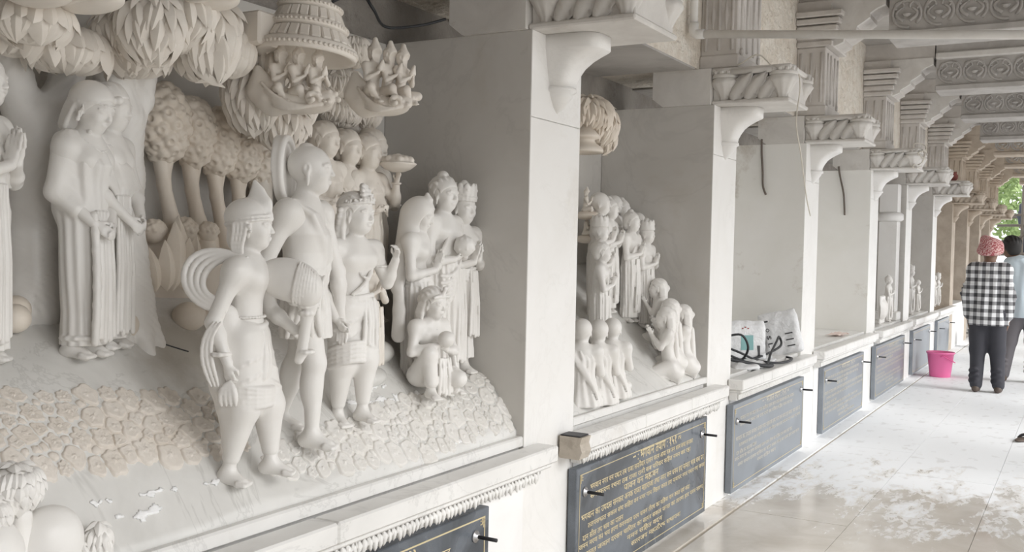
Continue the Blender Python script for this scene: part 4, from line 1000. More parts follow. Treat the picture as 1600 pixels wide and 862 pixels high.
# --- left group
f = Fig('praying_devotee_statue', (-.395, 1.358, gz(-.395,1.358)), 28, .705, VX, M['statue'], 'robed marble devotee with a bun and joined hands at the left edge of the photo')
S = SDF(); J, P, R = body(S, dict(el=(.05,.12,.60), wl=(.115,.02,.655), er=(.04,-.13,.595), wr=(.115,-.02,.645)), hh=.16, legs='', feet='lr', lobe=.04)
hand(S, J['wl'], (.1,-.08,1), (0,-1,0), .11, .08); hand(S, J['wr'], (.1,.08,1), (0,1,0), .11, .08, -1); f.part('body', S)
S = SDF(); hair_cap(S, P, R, .16, 'top'); f.part('hair', S)
S = SDF(); robe(S, .04, .62); diagonal_drape(S, J, 6, -1); S.path([(.06,-.13,.60),(.075,-.15,.52),(.07,-.15,.40)], [.035,.035,.04], .012, flat=((0,1,0), .5)); sash(S, .085, -.02, .58, .08, 5, .013); f.part('robe', S)
f = Fig('cloaked_woman_statue', (-.385, 1.628, gz(-.385,1.628)), 16, .69, VX, M['statue'], 'marble woman in a smooth head cloth with bowed head and hands clasped low')
S = SDF(); J, P, R = body(S, dict(sl=(.0,.088,.77), sr=(-.01,-.092,.765), er=(-.025,-.118,.60), wr=(.085,-.06,.49), el=(.02,.11,.61), wl=(.10,.02,.485), hd=(.035,0,.905)), hh=.165, female=True, hpitch=.34, hyaw=.02, legs='', feet='lr')
hand(S, J['wl'], (.6,-.5,-.5), (-.3,-.7,-.3), .085, .6); hand(S, J['wr'], (.7,.3,-.5), (-.3,.7,-.3), .085, .5, -1); f.part('body', S)
S = SDF(); hh = .165
S.ell(P(-.12,0,.17), np.array((.50,.46,.44))*hh, .01, R); S.ell(P(.45,0,-.20), np.array((.44,.6,.50))*hh, .006, R, 's')
S.path([P(-.10 + .50*math.cos(a), .455*math.sin(a), .10 + .10*math.cos(a)) for a in np.linspace(0, 6.29, 25)], .022*hh, .004)
for q in range(5): S.path(curve(P(-.18-.07*q,-.38+.03*q,.05), P(-.26-.06*q,-.42+.03*q,-.3), P(-.30-.05*q,-.36+.03*q,-.62), n=8), [.055*hh]*7 + [.03*hh], .004)
S.cone(P(-.30,0,-.05), P(-.34,0,-.60), .30*hh, .26*hh, .06*hh); S.ell(P(.30,.32,.36), .10*hh, .01)
f.part('head_cloth', S)
S = SDF(); S.path([P(.0,-.40,.08), P(.05,-.44,-.02), P(-.02,-.43,-.12), P(.0,-.42,-.20)], .03*hh, .004); S.ell(P(.0,-.43,-.27), .06*hh, .003); S.ell(P(.22,-.22,-.46), .055*hh, .003); beads(S, curve((.03,.07,.80),(.12,0,.70),(.03,-.07,.80), n=9), .006); f.part('earrings_and_beads', S)
S = SDF(); robe(S, .045, .64, (.078,.084), (.082,.094), (.070,.086), folds=((13,.003,0,5),)); bodice(S, -1)
S.cone((-.012,-.088,.775), (-.03,-.116,.60), .044, .038, .03); S.cone((-.03,-.116,.60), (.03,-.09,.54), .037, .03, .02); S.cone((-.04,-.03,.76), (-.04,-.03,.55), .066, .06, .04)
S.path(curve((.085,-.06,.52),(.115,-.065,.3),(.095,-.06,.06), n=8), .014, .01); sash(S, .085, .0, .53, .07, 5, .014)
S.path([(.08*math.cos(a),.088*math.sin(a),.075) for a in np.linspace(-2,2,11)], .008, .006)
f.part('sari', S)
f = Fig('companion_statue', (-.42, 1.722, gz(-.42,1.722)), 24, .685, .0045, M['statue'], 'marble companion in profile half hidden behind the woman in the head cloth')
S = SDF(); J, P, R = body(S, dict(er=(.03,-.145,.61), wr=(.11,-.06,.50), el=(.04,.14,.61), wl=(.12,.03,.505)), hh=.165, female=True, hpitch=.1, legs='', feet='lr')
hand(S, J['wl'], (.6,-.5,-.5), (-.3,-.7,-.3), .085, .6); hand(S, J['wr'], (.6,.3,-.6), (-.3,.7,-.3), .085, .6, -1); f.part('body', S)
S = SDF(); hair_cap(S, P, R, .165, 'high'); f.part('hair', S)
S = SDF(); robe(S, .04, .62, folds=((19,.004,0,4),(8,.004,1,-3))); diagonal_drape(S, J, 6, -1); sash(S, .085, -.03, .58, .07, 6, .013); f.part('sari', S)
# ================================================================== nearest relief: trees, clouds, parasol, rocks
def leaf_solid(name, W=.42, bend=.25, cup=.10, nu=8, tip=1.):
    vs = []; fs = []
    for i in range(nu):
        t = i/(nu-1); w_ = W*.5*(math.sin(math.pi*t**.75)**.8 if 0 < t < 1 else .02); zc = -bend*t*t + .10*math.sin(math.pi*t)
        for (s, dz) in ((-1, -cup*1.2), (-.45, .0), (0, .055), (.45, 0), (1, -cup*1.2)): vs.append((t, s*w_, zc + dz*min(1, w_*5)))
        vs.append((t, 0, zc - .006 - .05*math.sin(math.pi*min(.98, t))**.6))
    for i in range(nu-1):
        a, b = i*6, (i+1)*6
        for j in range(4): fs.append((a+j, b+j, b+j+1, a+j+1))
        fs += [(a+4, b+4, b+5, a+5), (a+5, b+5, b, a)]
    fs += [(0,1,2,3,4,5), tuple((nu-1)*6 + q for q in (5,4,3,2,1,0))]
    mb = MB(); mb.add(vs, fs, True); me = mb.mesh(name); me.set_sharp_from_angle(angle=math.radians(28)); return me
LEAF = {'long': leaf_solid('leaf', .40, .22), 'broad': leaf_solid('leaf', .72, .30, .12), 'thin': leaf_solid('leaf', .28, .3), 'frill': leaf_solid('leaf', .5, .55, .15)}
for m_ in LEAF.values(): m_.materials.append(M['statue_rear'])
LEAFW = {k: copymat(v, M['statue_warm']) for k, v in LEAF.items()}; LEAFS = {k: copymat(v, M['statue']) for k, v in LEAF.items()}
def clump(parent, c, r, kind='long', L=.075, rows=4, seed=0, mats=LEAF, amin=-165, amax=80, top=.75, bot=-.9, dens=1., core=True, lift=.25, cmat=None):
    """shingled leaves over an ellipsoid; azimuth 0 = +x (towards the gallery)"""
    r_ = random.Random(seed); c = Vector(c)
    if core:
        S = SDF(); S.ell(c, np.array(r)*.9, 0); S.build('crown', .008, cmat or M['statue_rear'], parent)
    for j in range(rows):
        ph = top + (bot - top)*j/(rows-1) if rows > 1 else 0; ph = max(-1, min(1, ph)); lat = math.asin(ph); ring = math.cos(lat)
        n = max(2, int(dens*(abs(amax-amin)/180*math.pi)*max(r[0], r[1])*max(ring, .35)/(L*.34)))
        for i in range(n):
            a = math.radians(amin + (amax-amin)*(i + .5*(j % 2) + r_.uniform(-.2, .2))/n)
            la = lat + r_.uniform(-.08, .08); p = Vector((r[0]*math.cos(la)*math.cos(a), r[1]*math.cos(la)*math.sin(a), r[2]*math.sin(la)))
            nn = Vector((p.x/r[0]**2, p.y/r[1]**2, p.z/r[2]**2)).normalized()
            dn = Vector((0, 0, -1)); t = (dn - nn*dn.dot(nn)); t = t.normalized() if t.length > .15 else Vector((math.cos(a), math.sin(a), -.3)).normalized()
            side = nn.cross(t); t = (t + side*r_.uniform(-.35, .35) + nn*lift*r_.uniform(.6, 1.3)).normalized(); side = nn.cross(t).normalized(); up_ = t.cross(side).normalized()
            s = L*r_.uniform(.85, 1.2)
            inst('leaf', mats[kind], parent, c + p*.92 - t*s*.25, Matrix((t, side, up_)).transposed(), s)
def bark(amp=.0012, n=11, ph=0): return lambda x, y, z: -amp*np.sin(n*22*(y + .18*np.sin(z*9 + ph)))*np.ones_like(x*z)
T1 = empty('forked_tree_carving', (0, 0, 0), label='carved marble tree with a deep fork behind the woman in the head cloth', cat='tree')
S = SDF(); S.path([(-.58,1.62,1.26),(-.585,1.62,1.45),(-.585,1.63,1.66),(-.585,1.64,1.76)], [.085,.068,.064,.072], .03); S.path([(-.585,1.61,1.74),(-.57,1.545,1.86),(-.55,1.50,1.99)], [.055,.048,.052], .03); S.path([(-.585,1.665,1.74),(-.57,1.70,1.84),(-.55,1.71,1.97)], [.05,.042,.05], .03)
S.cone((-.58,1.60,1.32), (-.53,1.55,1.24), .05, .03, .03); S.cone((-.58,1.64,1.32), (-.53,1.69,1.25), .05, .03, .03)
S.post = bark(.0012); S.build('trunk', .006, M['statue'], T1)
clump(T1, (-.32,1.437,1.955), (.08,.10,.055), 'broad', .075, 3, 1, top=.5, lift=.15)
clump(T1, (-.43,1.61,1.925), (.09,.115,.06), 'broad', .08, 4, 2, top=.7, lift=.1)
clump(T1, (-.45,1.48,1.94), (.08,.09,.05), 'broad', .08, 3, 3, top=.6, lift=.1)
clump(T1, (-.40,1.73,1.99), (.08,.07,.06), 'thin', .06, 3, 4, lift=.2)
T2 = empty('straight_tree_carving', (0, 0, 0), label='carved marble tree with a tall straight trunk and long hanging leaves', cat='tree')
S = SDF(); S.path([(-.50,1.842,1.29),(-.51,1.842,1.40),(-.52,1.842,1.62),(-.52,1.842,1.78)], [.075,.062,.058,.062], .03); S.path([(-.52,1.828,1.76),(-.52,1.812,1.96)], [.05,.056], .03); S.path([(-.52,1.868,1.76),(-.51,1.898,1.84),(-.50,1.908,1.96)], [.034,.032,.04], .02)
for (dx, dy) in ((.06,-.05),(.075,.02),(.05,.075)): S.cone((-.50,1.842,1.36), (-.50+dx,1.842+dy,gz(-.50+dx,1.842+dy)-.01), .045, .022, .03)
S.post = bark(.0012, 10, 1); S.build('trunk', .006, M['statue'], T2)
clump(T2, (-.43,1.815,1.95), (.09,.10,.065), 'broad', .075, 4, 5, top=.6, lift=.12)
clump(T2, (-.29,1.745,2.0), (.085,.085,.10), 'long', .085, 5, 6, lift=.22)
clump(T2, (-.27,1.845,2.05), (.08,.07,.09), 'long', .085, 4, 7, lift=.2)
clump(T2, (-.28,1.935,2.0), (.075,.08,.11), 'long', .095, 5, 8, lift=.18)
clump(T2, (-.36,2.09,2.0), (.07,.075,.075), 'broad', .065, 4, 9, lift=.12)
clump(T2, (-.40,2.00,1.965), (.06,.07,.06), 'broad', .06, 3, 10, lift=.1)
clump(T2, (-.34,2.02,2.07), (.07,.07,.06), 'long', .08, 3, 31, lift=.15)
T3 = empty('pointed_leaf_tree_carving', (0, 0, 0), label='carved marble tree with drooping pointed leaves behind the halo', cat='tree')
S = SDF(); S.path([(-.60,2.48,1.2),(-.60,2.47,1.5),(-.58,2.44,1.75),(-.55,2.40,1.9)], [.05,.04,.036,.04], .02); S.build('trunk', .007, M['statue_rear'], T3)
clump(T3, (-.42,2.235,1.90), (.09,.085,.12), 'long', .075, 6, 11, lift=.28)
clump(T3, (-.42,2.37,1.83), (.08,.09,.08), 'long', .075, 5, 12, lift=.28)
clump(T3, (-.44,2.46,1.90), (.07,.07,.09), 'thin', .06, 5, 13, lift=.25)
clump(T3, (-.40,2.29,2.00), (.08,.09,.07), 'long', .07, 4, 14, lift=.25)
T4 = empty('frilled_tree_carving', (0, 0, 0), label='carved marble tree with small curly leaves above the women', cat='tree')
S = SDF(); S.path([(-.62,2.98,1.1),(-.62,2.97,1.5),(-.61,2.95,1.9)], [.045,.04,.045], .02); S.build('trunk', .007, M['statue_rear'], T4)
for i, (c, r) in enumerate((((-.48,2.80,2.14),(.05,.07,.06)), ((-.52,2.79,2.02),(.06,.10,.07)), ((-.54,2.80,1.93),(.06,.11,.06)), ((-.56,2.97,1.95),(.06,.07,.07)), ((-.57,2.99,1.83),(.05,.055,.07)), ((-.52,2.64,1.96),(.06,.08,.06)))):
    clump(T4, c, r, 'frill', .042, 4, 20+i, lift=.5)
# --- background grove in relief
def grove_tree(y, zc, ry, rz, base, lean, seed, label):
    t = empty('grove_tree_carving', (-.60, y, base), label=label, cat='tree', group='grove of bubble-crowned trees')
    r_ = random.Random(seed); S = SDF(); c = V3(0, 0, zc-base); rx = .055
    S.ell(c, (rx, ry, rz), 0)
    pts = []
    for i in range(64):
        z = 1 - 2*(i+.5)/64; a = i*2.39996; q = V3(math.sqrt(1-z*z)*math.cos(a), math.sqrt(1-z*z)*math.sin(a), z)
        if q[0] < -.25: continue
        pts.append(q)
    for q in pts: S.ell(c + q*[rx, ry, rz], .0225*r_.uniform(.9, 1.15), .004)
    for q in pts: 
        S.ell(c + q*[rx+.022, ry+.022, rz+.022], .0085, .004, op='s')
    S.build('crown', .0042, M['statue_warm'], t)
    S = SDF(); S.path([(.01, lean, -.03), (.0, lean*.6, .05), (-.005, lean*.15, (zc-base)*.45), (0, -.015, zc-base-rz*.8)], [.034,.024,.02,.024], .01); S.path([(-.005, lean*.15, (zc-base)*.45), (.0, .03, zc-base-rz*.75)], [.015,.014], .01); S.build('trunk', .005, M['statue_warm'], t)
GL = ['leftmost', 'second', 'third', 'fourth', 'rightmost']
for i, (y, zc, ry, rz, b, l) in enumerate(((2.055,1.80,.075,.105,1.46,.06),(2.165,1.785,.06,.095,1.46,.05),(2.265,1.765,.06,.092,1.45,.05),(2.365,1.745,.06,.085,1.46,.03),(2.46,1.72,.055,.08,1.46,.02))):
    grove_tree(y, zc, ry, rz, b, l, i, '%s bubble-crowned tree in the grove behind the turbaned attendant' % GL[i])
led = empty('grove_ledge', (-.60, 2.2, 1.3), label='marble ledge under the grove of small trees', cat='ledge')
S = SDF(); S.box((-.035, .02, .06), (.04, .33, .11), .012, .01); S.ell((.0,-.05,.16), (.025,.1,.02), .02); S.build('ledge', .007, M['statue_warm'], led)
def shrub(loc, r, seed, label):
    t = empty('shrub_carving', loc, label=label, cat='shrub', group='small shrubs on the grove ledge')
    S = SDF(); r_ = random.Random(seed); S.ell((0,0,r*.6), (r*.8,r,r*.9), 0)
    for i in range(40): a, z = i*2.4, (i+.5)/40; S.ell((r*.8*math.sqrt(1-z*z)*math.cos(a), r*math.sqrt(1-z*z)*math.sin(a), r*.6+r*.9*z), r*.2*r_.uniform(.7,1.2), .004)
    S.build('foliage', .004, M['statue_warm'], t)
shrub((-.575,2.005,1.45), .038, 1, 'leftmost small shrub on the grove ledge'); shrub((-.57,2.115,1.455), .04, 2, 'middle small shrub on the grove ledge'); shrub((-.575,2.21,1.455), .035, 3, 'rightmost small shrub on the grove ledge')
pl_ = empty('broad_leaf_plant_carving', (-.53, 2.02, 1.30), label='carved plant of upright broad leaves at the foot of the straight tree', cat='plant')
for i, (dy, dx, h_, tl) in enumerate(((-.06,.02,.12,-.25),(-.03,.03,.14,-.1),(.0,.02,.19,.0),(.03,.03,.15,.1),(.055,.015,.16,.2),(.02,-.005,.21,.05))):
    t = Vector((.18, tl, 1)).normalized(); nn = Vector((1, -.3, -.15)); side = nn.cross(t).normalized(); u_ = t.cross(side).normalized(); inst('leaf', LEAFW['long'], pl_, (dx, dy, 0), Matrix((t, side, u_)).transposed(), h_*1.05)
def rock(name, loc, r, label, group=None, mat='statue_warm', vox=.006):
    t = empty(name, loc, label=label, cat='rock', group=group); S = SDF(); q = random.Random(label); r = np.array(r); S.ell((0,0,0), r, 0)
    for i in range(6): S.ell(np.array([q.uniform(-.3,.3), q.uniform(-.3,.3), q.uniform(-.1,.3)])*r, r*q.uniform(.7,.8), .02)
    S.build('stone', vox, M[mat], t)
for i, (x, y, rr) in enumerate(((-.50,2.075,.042),(-.50,2.155,.036))): rock('round_stone', (x, y, gz(x,y)+.02), (rr,rr,rr*.95), ['larger', 'smaller'][i] + ' of two round stones below the broad-leaf plant', 'round stones under the grove')
for i, (x, y, rr) in enumerate(((-.47,1.805,.05),(-.52,1.765,.035))): rock('round_stone', (x, y, gz(x,y)+.025), (rr,rr,rr), ['larger', 'smaller'][i] + ' round stone between the companion and the straight tree', 'round stones by the straight tree')
for i, (x, y, rr) in enumerate(((-.50,1.52,.03),(-.47,1.50,.03))): rock('round_stone', (x, y, gz(x,y)+.04), (rr,rr,rr), ['upper', 'lower'][i] + ' round stone between the praying devotee and the forked tree', 'round stones by the forked tree')
# base rock under the attendant, rocks behind the prince
pass
for i, (loc, r) in enumerate((((-.27,2.60,1.005),(.07,.11,.035)), ((-.34,2.72,1.075),(.08,.11,.045)))): rock('flat_rock', loc, r, ['flat glossy rock behind the prince', 'sloping rock below the women'][i], 'flat rocks between the groups', 'ground', .008)
# --- boulder, bushy tree and leafy tuft in the lower left corner
rock('boulder', (-.055,1.305,.80), (.05,.062,.078), 'big smooth marble boulder in the lower left corner', None, 'statue', .006); rock('boulder', (-.05,1.175,.81), (.05,.055,.07), 'smooth marble boulder at the very left edge below the bushy tree', None, 'statue', .006)
t = empty('bushy_tree_carving', (-.062, 1.245, .80), label='small bushy marble tree with layered leaves in the lower left corner', cat='tree'); S = SDF(); S.path([(.0,.01,-.04),(.0,.0,.08),(0,-.01,.13)], [.026,.02,.022], .01); S.build('trunk', .005, M['statue'], t)
clump(t, (0,-.012,.14), (.045,.06,.055), 'broad', .034, 6, 40, LEAFS, lift=.55, top=.95, amin=-170, amax=120, cmat=M['statue'])
clump(t, (0.01,-.065,.10), (.035,.035,.045), 'broad', .032, 5, 41, LEAFS, lift=.55, top=.9, amin=-170, amax=120, cmat=M['statue'])
t = empty('leafy_tuft_carving', (-.03, 1.405, .755), label='frilled marble leaf tuft right of the big boulder', cat='plant'); clump(t, (0,0,.035), (.028,.03,.05), 'frill', .035, 5, 42, LEAFS, lift=.6, top=.95, amin=-170, amax=150, cmat=M['statue']); clump(t, (.0,-.045,.012), (.025,.025,.035), 'frill', .03, 4, 43, LEAFS, lift=.6, top=.95, amin=-170, amax=150, cmat=M['statue'])
# --- three-tier parasol
ch = empty('parasol_carving', (-.23, 2.265, 2.002), label='three-tiered marble parasol hanging above the haloed monk', cat='parasol'); ch.rotation_euler = (math.radians(-4), math.radians(2), 0)
MB().lathe([(.0,.035),(.10,.03),(.132,.004),(.146,.0),(.150,.006),(.150,.03),(.143,.036),(.128,.036),(.104,.078),(.115,.080),(.117,.085),(.117,.097),(.112,.101),(.100,.101),(.084,.138),(.093,.140),(.095,.145),(.094,.155),(.088,.158),(.07,.165),(.05,.19),(.02,.21),(.012,.23),(.0,.235)], 48).build('canopy', M['statue_rear'], ch)
pm = MB(); pm.box((-.006,-.0145,-.02), (.006,.0145,.02), .004); pm = pm.mesh('petal'); pm.materials.append(M['statue_rear'])
for (n, r0, z0, ti, s) in ((24, .1185, .056, .52, (1.1,1.0,1.05)), (22, .0945, .119, .42, (1.,.88,.92))):
    for i in range(n):
        a = 2*math.pi*(i+.5)/n; inst('petal', pm, ch, (r0*math.cos(a), r0*math.sin(a), z0), Matrix.Rotation(a, 3, 'Z') @ Matrix.Rotation(-ti, 3, 'Y'), s)
for (n, r0, z0, rb) in ((64, .150, .018, .0062), (54, .117, .091, .0052), (46, .095, .150, .0048)):
    mb = MB()
    for i in range(n): a = 2*math.pi*i/n; mb.lathe([(.0008,-rb),(rb*.8,-rb*.6),(rb,0),(rb*.8,rb*.6),(.0008,rb)], 6, (r0*math.cos(a), r0*math.sin(a), z0))
    o = mb.build('bead_rim', M['statue_rear'], ch); o['kind'] = 'stuff'
tag(MB().box((-.66,2.10,2.02), (-.26,2.185,2.115), .006).build('support_block', M['statue_rear']), 'plain marble support block between the leaves and the parasol', 'block')
# --- flying clouds with celestial figures
S = SDF(); J, P, R = body(S, dict(pel=(-.03,0,.13), wai=(-.02,0,.22), che=(.0,0,.335), nk=(.01,0,.425), hd=(.03,0,.53), sl=(.0,.105,.40), sr=(.0,-.105,.40), el=(.06,.13,.25), wl=(.13,.03,.32), er=(.06,-.13,.25), wr=(.13,-.03,.32),
    hl=(-.02,.05,.12), hr=(-.02,-.06,.12), kl=(.14,.13,.12), kr=(.14,-.13,.16), al=(.10,.0,.05), ar=(.17,-.06,.04)), hh=.17, feet='lr')
S.cone((.14,-.02,.36), (.16,0,.44), .03, .015, .01); S.cone((.14,.02,.36), (.16,0,.44), .03, .015, .01)
hair_cap(S, P, R, .17); S.cone(P(-.05,0,.4), P(-.08,0,.88), .055, .028, .02); dhj = dict(hl=V3(-.02,.05,.12)); S.cone((-.02,.05,.12), (.14,.13,.12), .065, .05, .02); S.cone((-.02,-.05,.12), (.14,-.13,.16), .065, .05, .02); S.ell((-.02,0,.10), (.10,.12,.06), .03)
va, fa = S.arrays(.0085); CEL = npmesh('celestial_figure', va, fa); CEL.materials.append(M['statue_rear'])
def cloud(loc, rz, label, L=.11, figs=(), prow=True, sc=1., mat='statue_rear'):
    """boat-shaped cloud, long axis x, seen from -y"""
    t = empty('cloud_carving', loc, math.radians(rz), sc, label, 'cloud carving', 'flying clouds with celestials')
    S = SDF(); S.ell((0,.0,.0), (L*.95,.062,.030), 0)
    for i in range(7):
        u = -.8 + 1.6*i/6; S.ell((L*u, -.038*math.sqrt(1-u*u*.8), .004+.012*u*u), (.030,.024,.024), .006)
    if prow: S.path([(-.7*L,-.02,.0),(-1.02*L,-.02,.04),(-1.16*L,-.02,.10)], [.04,.036,.012], .02, flat=((0,1,0), .45))
    for c_, r0 in (((.92*L,-.02,.012), .026), ((.55*L,-.055,.010), .018)):
        for i in range(8): a = i*.75; S.ell((c_[0]+r0*math.cos(a)*(1-.08*i), c_[1]-.004*i, c_[2]+r0*math.sin(a)*(1-.08*i)), .009, .004)
    for i in range(4): S.path(curve((-.95*L+.1*i*L,-.045,.055-.02*i),(-.2*L,-.085,-.03-.004*i),(.75*L,-.05,-.008+.002*i), n=12), .0055, .002)
    S.ell((0,.0,.050), (L*.8,.05,.024), .008, op='s'); S.build('cloud_base', .0038, M[mat], t)
    for (x, y, z, s, h_) in figs: inst('celestial_figure', CEL, t, (x, y, z), (0, 0, math.radians(h_)), s)
cloud((-.235,2.245,1.862), 26, 'cloud of celestial figures just below the parasol rim', .105, ((-.055,-.015,.0,.26,-35),(.0,-.02,-.005,.26,-25),(.055,-.01,.0,.24,-35)))
cloud((-.215,2.635,1.905), 26, 'cloud of crowned celestial figures right of the parasol', .085, ((-.035,-.02,.005,.31,-45),(.012,-.005,.005,.30,-25),(.052,.01,.005,.29,-20)))
cloud((-.2,1.37,1.985), 10, 'cloud carving at the top left corner', .085, ((-.03,0,.0,.2,0),(.03,0,0,.2,0)), False)
cloud((-.21,1.50,2.0), 10, 'rounded cloud carving at the top edge, above the woman in the head cloth', .10, ((-.04,0,0,.2,0),(.03,0,0,.2,0)), False)
cloud((-.2,1.865,2.085), 20, 'cloud carving at the top edge, left of the parasol', .08, ((-.03,0,.0,.2,0),(.02,0,0,.2,0)), False)
# ================================================================== second relief
def g2(x, y): return .752 + 1.02*(-.03 - np.minimum(x, -.03)) - .12*np.maximum(0, -x - .35) + .004*np.sin(9*y+4*x) + 0*y
rel2 = empty('relief_ground', (0, 0, 0), label='sloping marble ground of the second relief', cat='ground')
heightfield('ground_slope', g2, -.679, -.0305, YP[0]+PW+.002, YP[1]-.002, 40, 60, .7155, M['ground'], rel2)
PROT = []
def proto(kind):
    f = Fig('devotee_statue', (0, 0, 0), 0, .62, .0062, M['statue'], 'x', group='devotees in the second relief'); S = SDF()
    if kind in ('stand', 'stand_bald', 'stand_crown'):
        J, P, R = body(S, dict(el=(.04,.13,.60), wl=(.115,.02,.64), er=(.04,-.14,.59), wr=(.115,-.02,.63)), hh=.165, legs='', feet='lr')
        hand(S, J['wl'], (.2,-.1,1), (0,-1,0), .10, .1); hand(S, J['wr'], (.2,.1,1), (0,1,0), .10, .1, -1); f.part('body', S)
        S = SDF()
        if kind == 'stand': hair_cap(S, P, R, .165, 'top'); f.part('hair', S)
        elif kind == 'stand_crown': crown(S, P, R, .165, .7); f.part('crown', S)
        else: S.ell(P(-.1,0,.16), np.array((.46,.40,.40))*.165, .01); f.part('cap', S)
        S = SDF(); robe(S, .04, .62); diagonal_drape(S, J, 5, 1 if kind == 'stand' else -1); sash(S, .085, .0, .58, .1, 4, .013); f.part('robe', S)
    elif kind == 'sit':
        J, P, R = body(S, dict(pel=(0,0,.10), wai=(0,0,.19), che=(.0,0,.31), nk=(0,0,.40), hd=(.02,0,.50), sl=(0,.105,.375), sr=(0,-.105,.375), el=(.03,.14,.22), wl=(.12,.03,.26), er=(.03,-.14,.22), wr=(.12,-.03,.26), hl=(0,.05,.09), hr=(0,-.05,.09), kl=(.13,.13,.07), kr=(.13,-.13,.07), al=(.10,.0,.04), ar=(.08,0,.04)), hh=.17, feet='')
        f.part('body', S); S = SDF(); S.ell(P(-.1,0,.14), np.array((.475,.41,.42))*.17, .01); f.part('hair', S)
        S = SDF(); S.loft([(.0,0,0,.12,.15),(.05,0,0,.115,.145),(.12,-.01,0,.09,.11),(.22,-.01,0,.075,.09),(.32,-.005,0,.074,.10),(.385,-.005,.02,.055,.08)], .02, ((15,.005,0,7),(8,.004,1,-5)))
        for q in range(6): S.path(curve((-.07,.09-.01*q,.385-.01*q),(-.10,.02-.015*q,.24),(-.085,-.09-.004*q,.12-.012*q), n=9), .008, .007)
        f.part('robe', S)
    else:  # kneel
        J, P, R = body(S, dict(pel=(-.02,0,.15), wai=(0,0,.24), che=(.015,0,.355), nk=(.02,0,.445), hd=(.04,0,.545), sl=(.01,.10,.42), sr=(.01,-.10,.42), el=(.08,.11,.30), wl=(.145,.02,.40), er=(.08,-.12,.29), wr=(.145,-.02,.40), hl=(-.02,.05,.13), hr=(-.02,-.05,.13), kl=(.15,.07,.06), kr=(.15,-.07,.06), al=(-.05,.06,.035), ar=(-.05,-.06,.035)), hh=.17, feet='')
        hand(S, J['wl'], (.5,-.1,1), (0,-1,0), .095, .1); hand(S, J['wr'], (.5,.1,1), (0,1,0), .095, .1, -1); f.part('body', S)
        S = SDF(); hair_cap(S, P, R, .17, 'back', long=.15); f.part('hair', S)
        S = SDF(); S.cone((-.02,.05,.13), (.16,.07,.065), .07, .055, .02); S.cone((-.02,-.05,.13), (.16,-.07,.065), .07, .055, .02); S.ell((-.05,0,.08), (.10,.12,.08), .03); S.cone((-.06,-.02,.40), (-.09,-.03,.02), .05, .06, .03, flat=((1,0,0),.6))
        for q in range(6): S.path(curve((.02+.02*q,-.11,.15-.012*q),(.05+.02*q,-.13,.10),(.03+.02*q,-.10,.03), n=6), .006, .006)
        f.part('skirt', S)
    return f.o
PR = {k: proto(k) for k in ('stand', 'stand_bald', 'stand_crown', 'sit', 'kneel')}; used = set()
def place(kind, loc, heading, H, label, group='devotees in the second relief', name=None):
    src = PR[kind]; o = src if kind not in used else copy_tree(src); used.add(kind)
    o.location = loc; o.rotation_euler = (0, 0, math.radians(heading)); o.scale = (H, H, H); o['label'] = label; o['group'] = group
    if name: o.name = name
    return o
ST = [('stand_bald',-.36,4.62,1.10,.655,15,'tallest devotee of the second relief, standing at the back left'),
      ('stand',-.40,4.83,1.12,.60,5,'topknotted devotee right of the tallest one in the second relief'),
      ('stand_crown',-.30,4.50,1.03,.56,10,'crowned devotee in front of the tallest one, second relief'),
      ('stand',-.34,4.99,1.09,.59,-5,'topknotted devotee in the middle of the standing row, second relief'),
      ('stand_bald',-.46,5.02,1.14,.58,0,'half-hidden devotee at the back of the standing row, second relief'),
      ('stand_crown',-.30,5.11,1.04,.56,-5,'crowned devotee near the right end of the standing row, second relief'),
      ('stand_bald',-.40,5.225,1.12,.54,-10,'rightmost devotee of the standing row, second relief'),
      ('stand',-.22,4.36,.96,.54,20,'devotee at the left edge of the second relief, beside the pier'),
      ('stand',-.45,5.115,1.14,.56,-5,'devotee peering between two others at the right, second relief')]
for k, x, y, z, H, h_, lb in ST: place(k, (x, y, float(g2(np.array(x), np.array(y))) - .008), h_, H, lb)
for i, (x, y, H, h_) in enumerate(((-.075,3.87,.64,120),(-.07,4.03,.635,125),(-.075,4.19,.62,120))): place('sit', (x, y, float(g2(np.array(x), np.array(y))) - .03), h_, H, ['left', 'middle', 'right'][i] + ' of three seated monks with their backs turned, second relief')
for i, (x, y, H, h_, dz) in enumerate(((-.075,4.90,.60,-150,-.03),(-.10,5.02,.60,-150,-.02),(-.075,5.15,.60,-150,-.03),(-.20,5.10,.57,-150,0))): place('kneel', (x, y, float(g2(np.array(x), np.array(y))) + dz), h_, H, ['foremost of the kneeling women facing left, second relief', 'second kneeling woman facing left, second relief', 'kneeling woman beside the pier edge, second relief', 'raised kneeling woman at the back of her group, second relief'][i])
# palm crown with hanging bell in the second niche
t = empty('palm_canopy_carving', (-.28, 4.33, 2.09), label='drooping shaggy leaf canopy with a small bell parasol at the top of the second relief', cat='tree')
clump(t, (0,-.03,.01), (.12,.14,.085), 'long', .085, 5, 60, LEAFW, amin=-165, amax=130, top=.97, bot=-.3, lift=.22, cmat=M['statue_warm'])
clump(t, (0,.10,-.03), (.10,.09,.10), 'long', .085, 5, 61, LEAFW, amin=-165, amax=130, top=.97, bot=-.5, lift=.2, cmat=M['statue_warm'])
clump(t, (0,.175,-.085), (.06,.05,.07), 'long', .075, 4, 62, LEAFW, amin=-165, amax=130, top=.9, bot=-.8, lift=.2, cmat=M['statue_warm'])
S = SDF(); S.path([(-.05,.0,.0),(-.25,.0,-.1),(-.33,.0,-.5),(-.34,.0,-.80)], [.03,.03,.032,.04], .02); S.build('trunk', .009, M['statue_warm'], t)
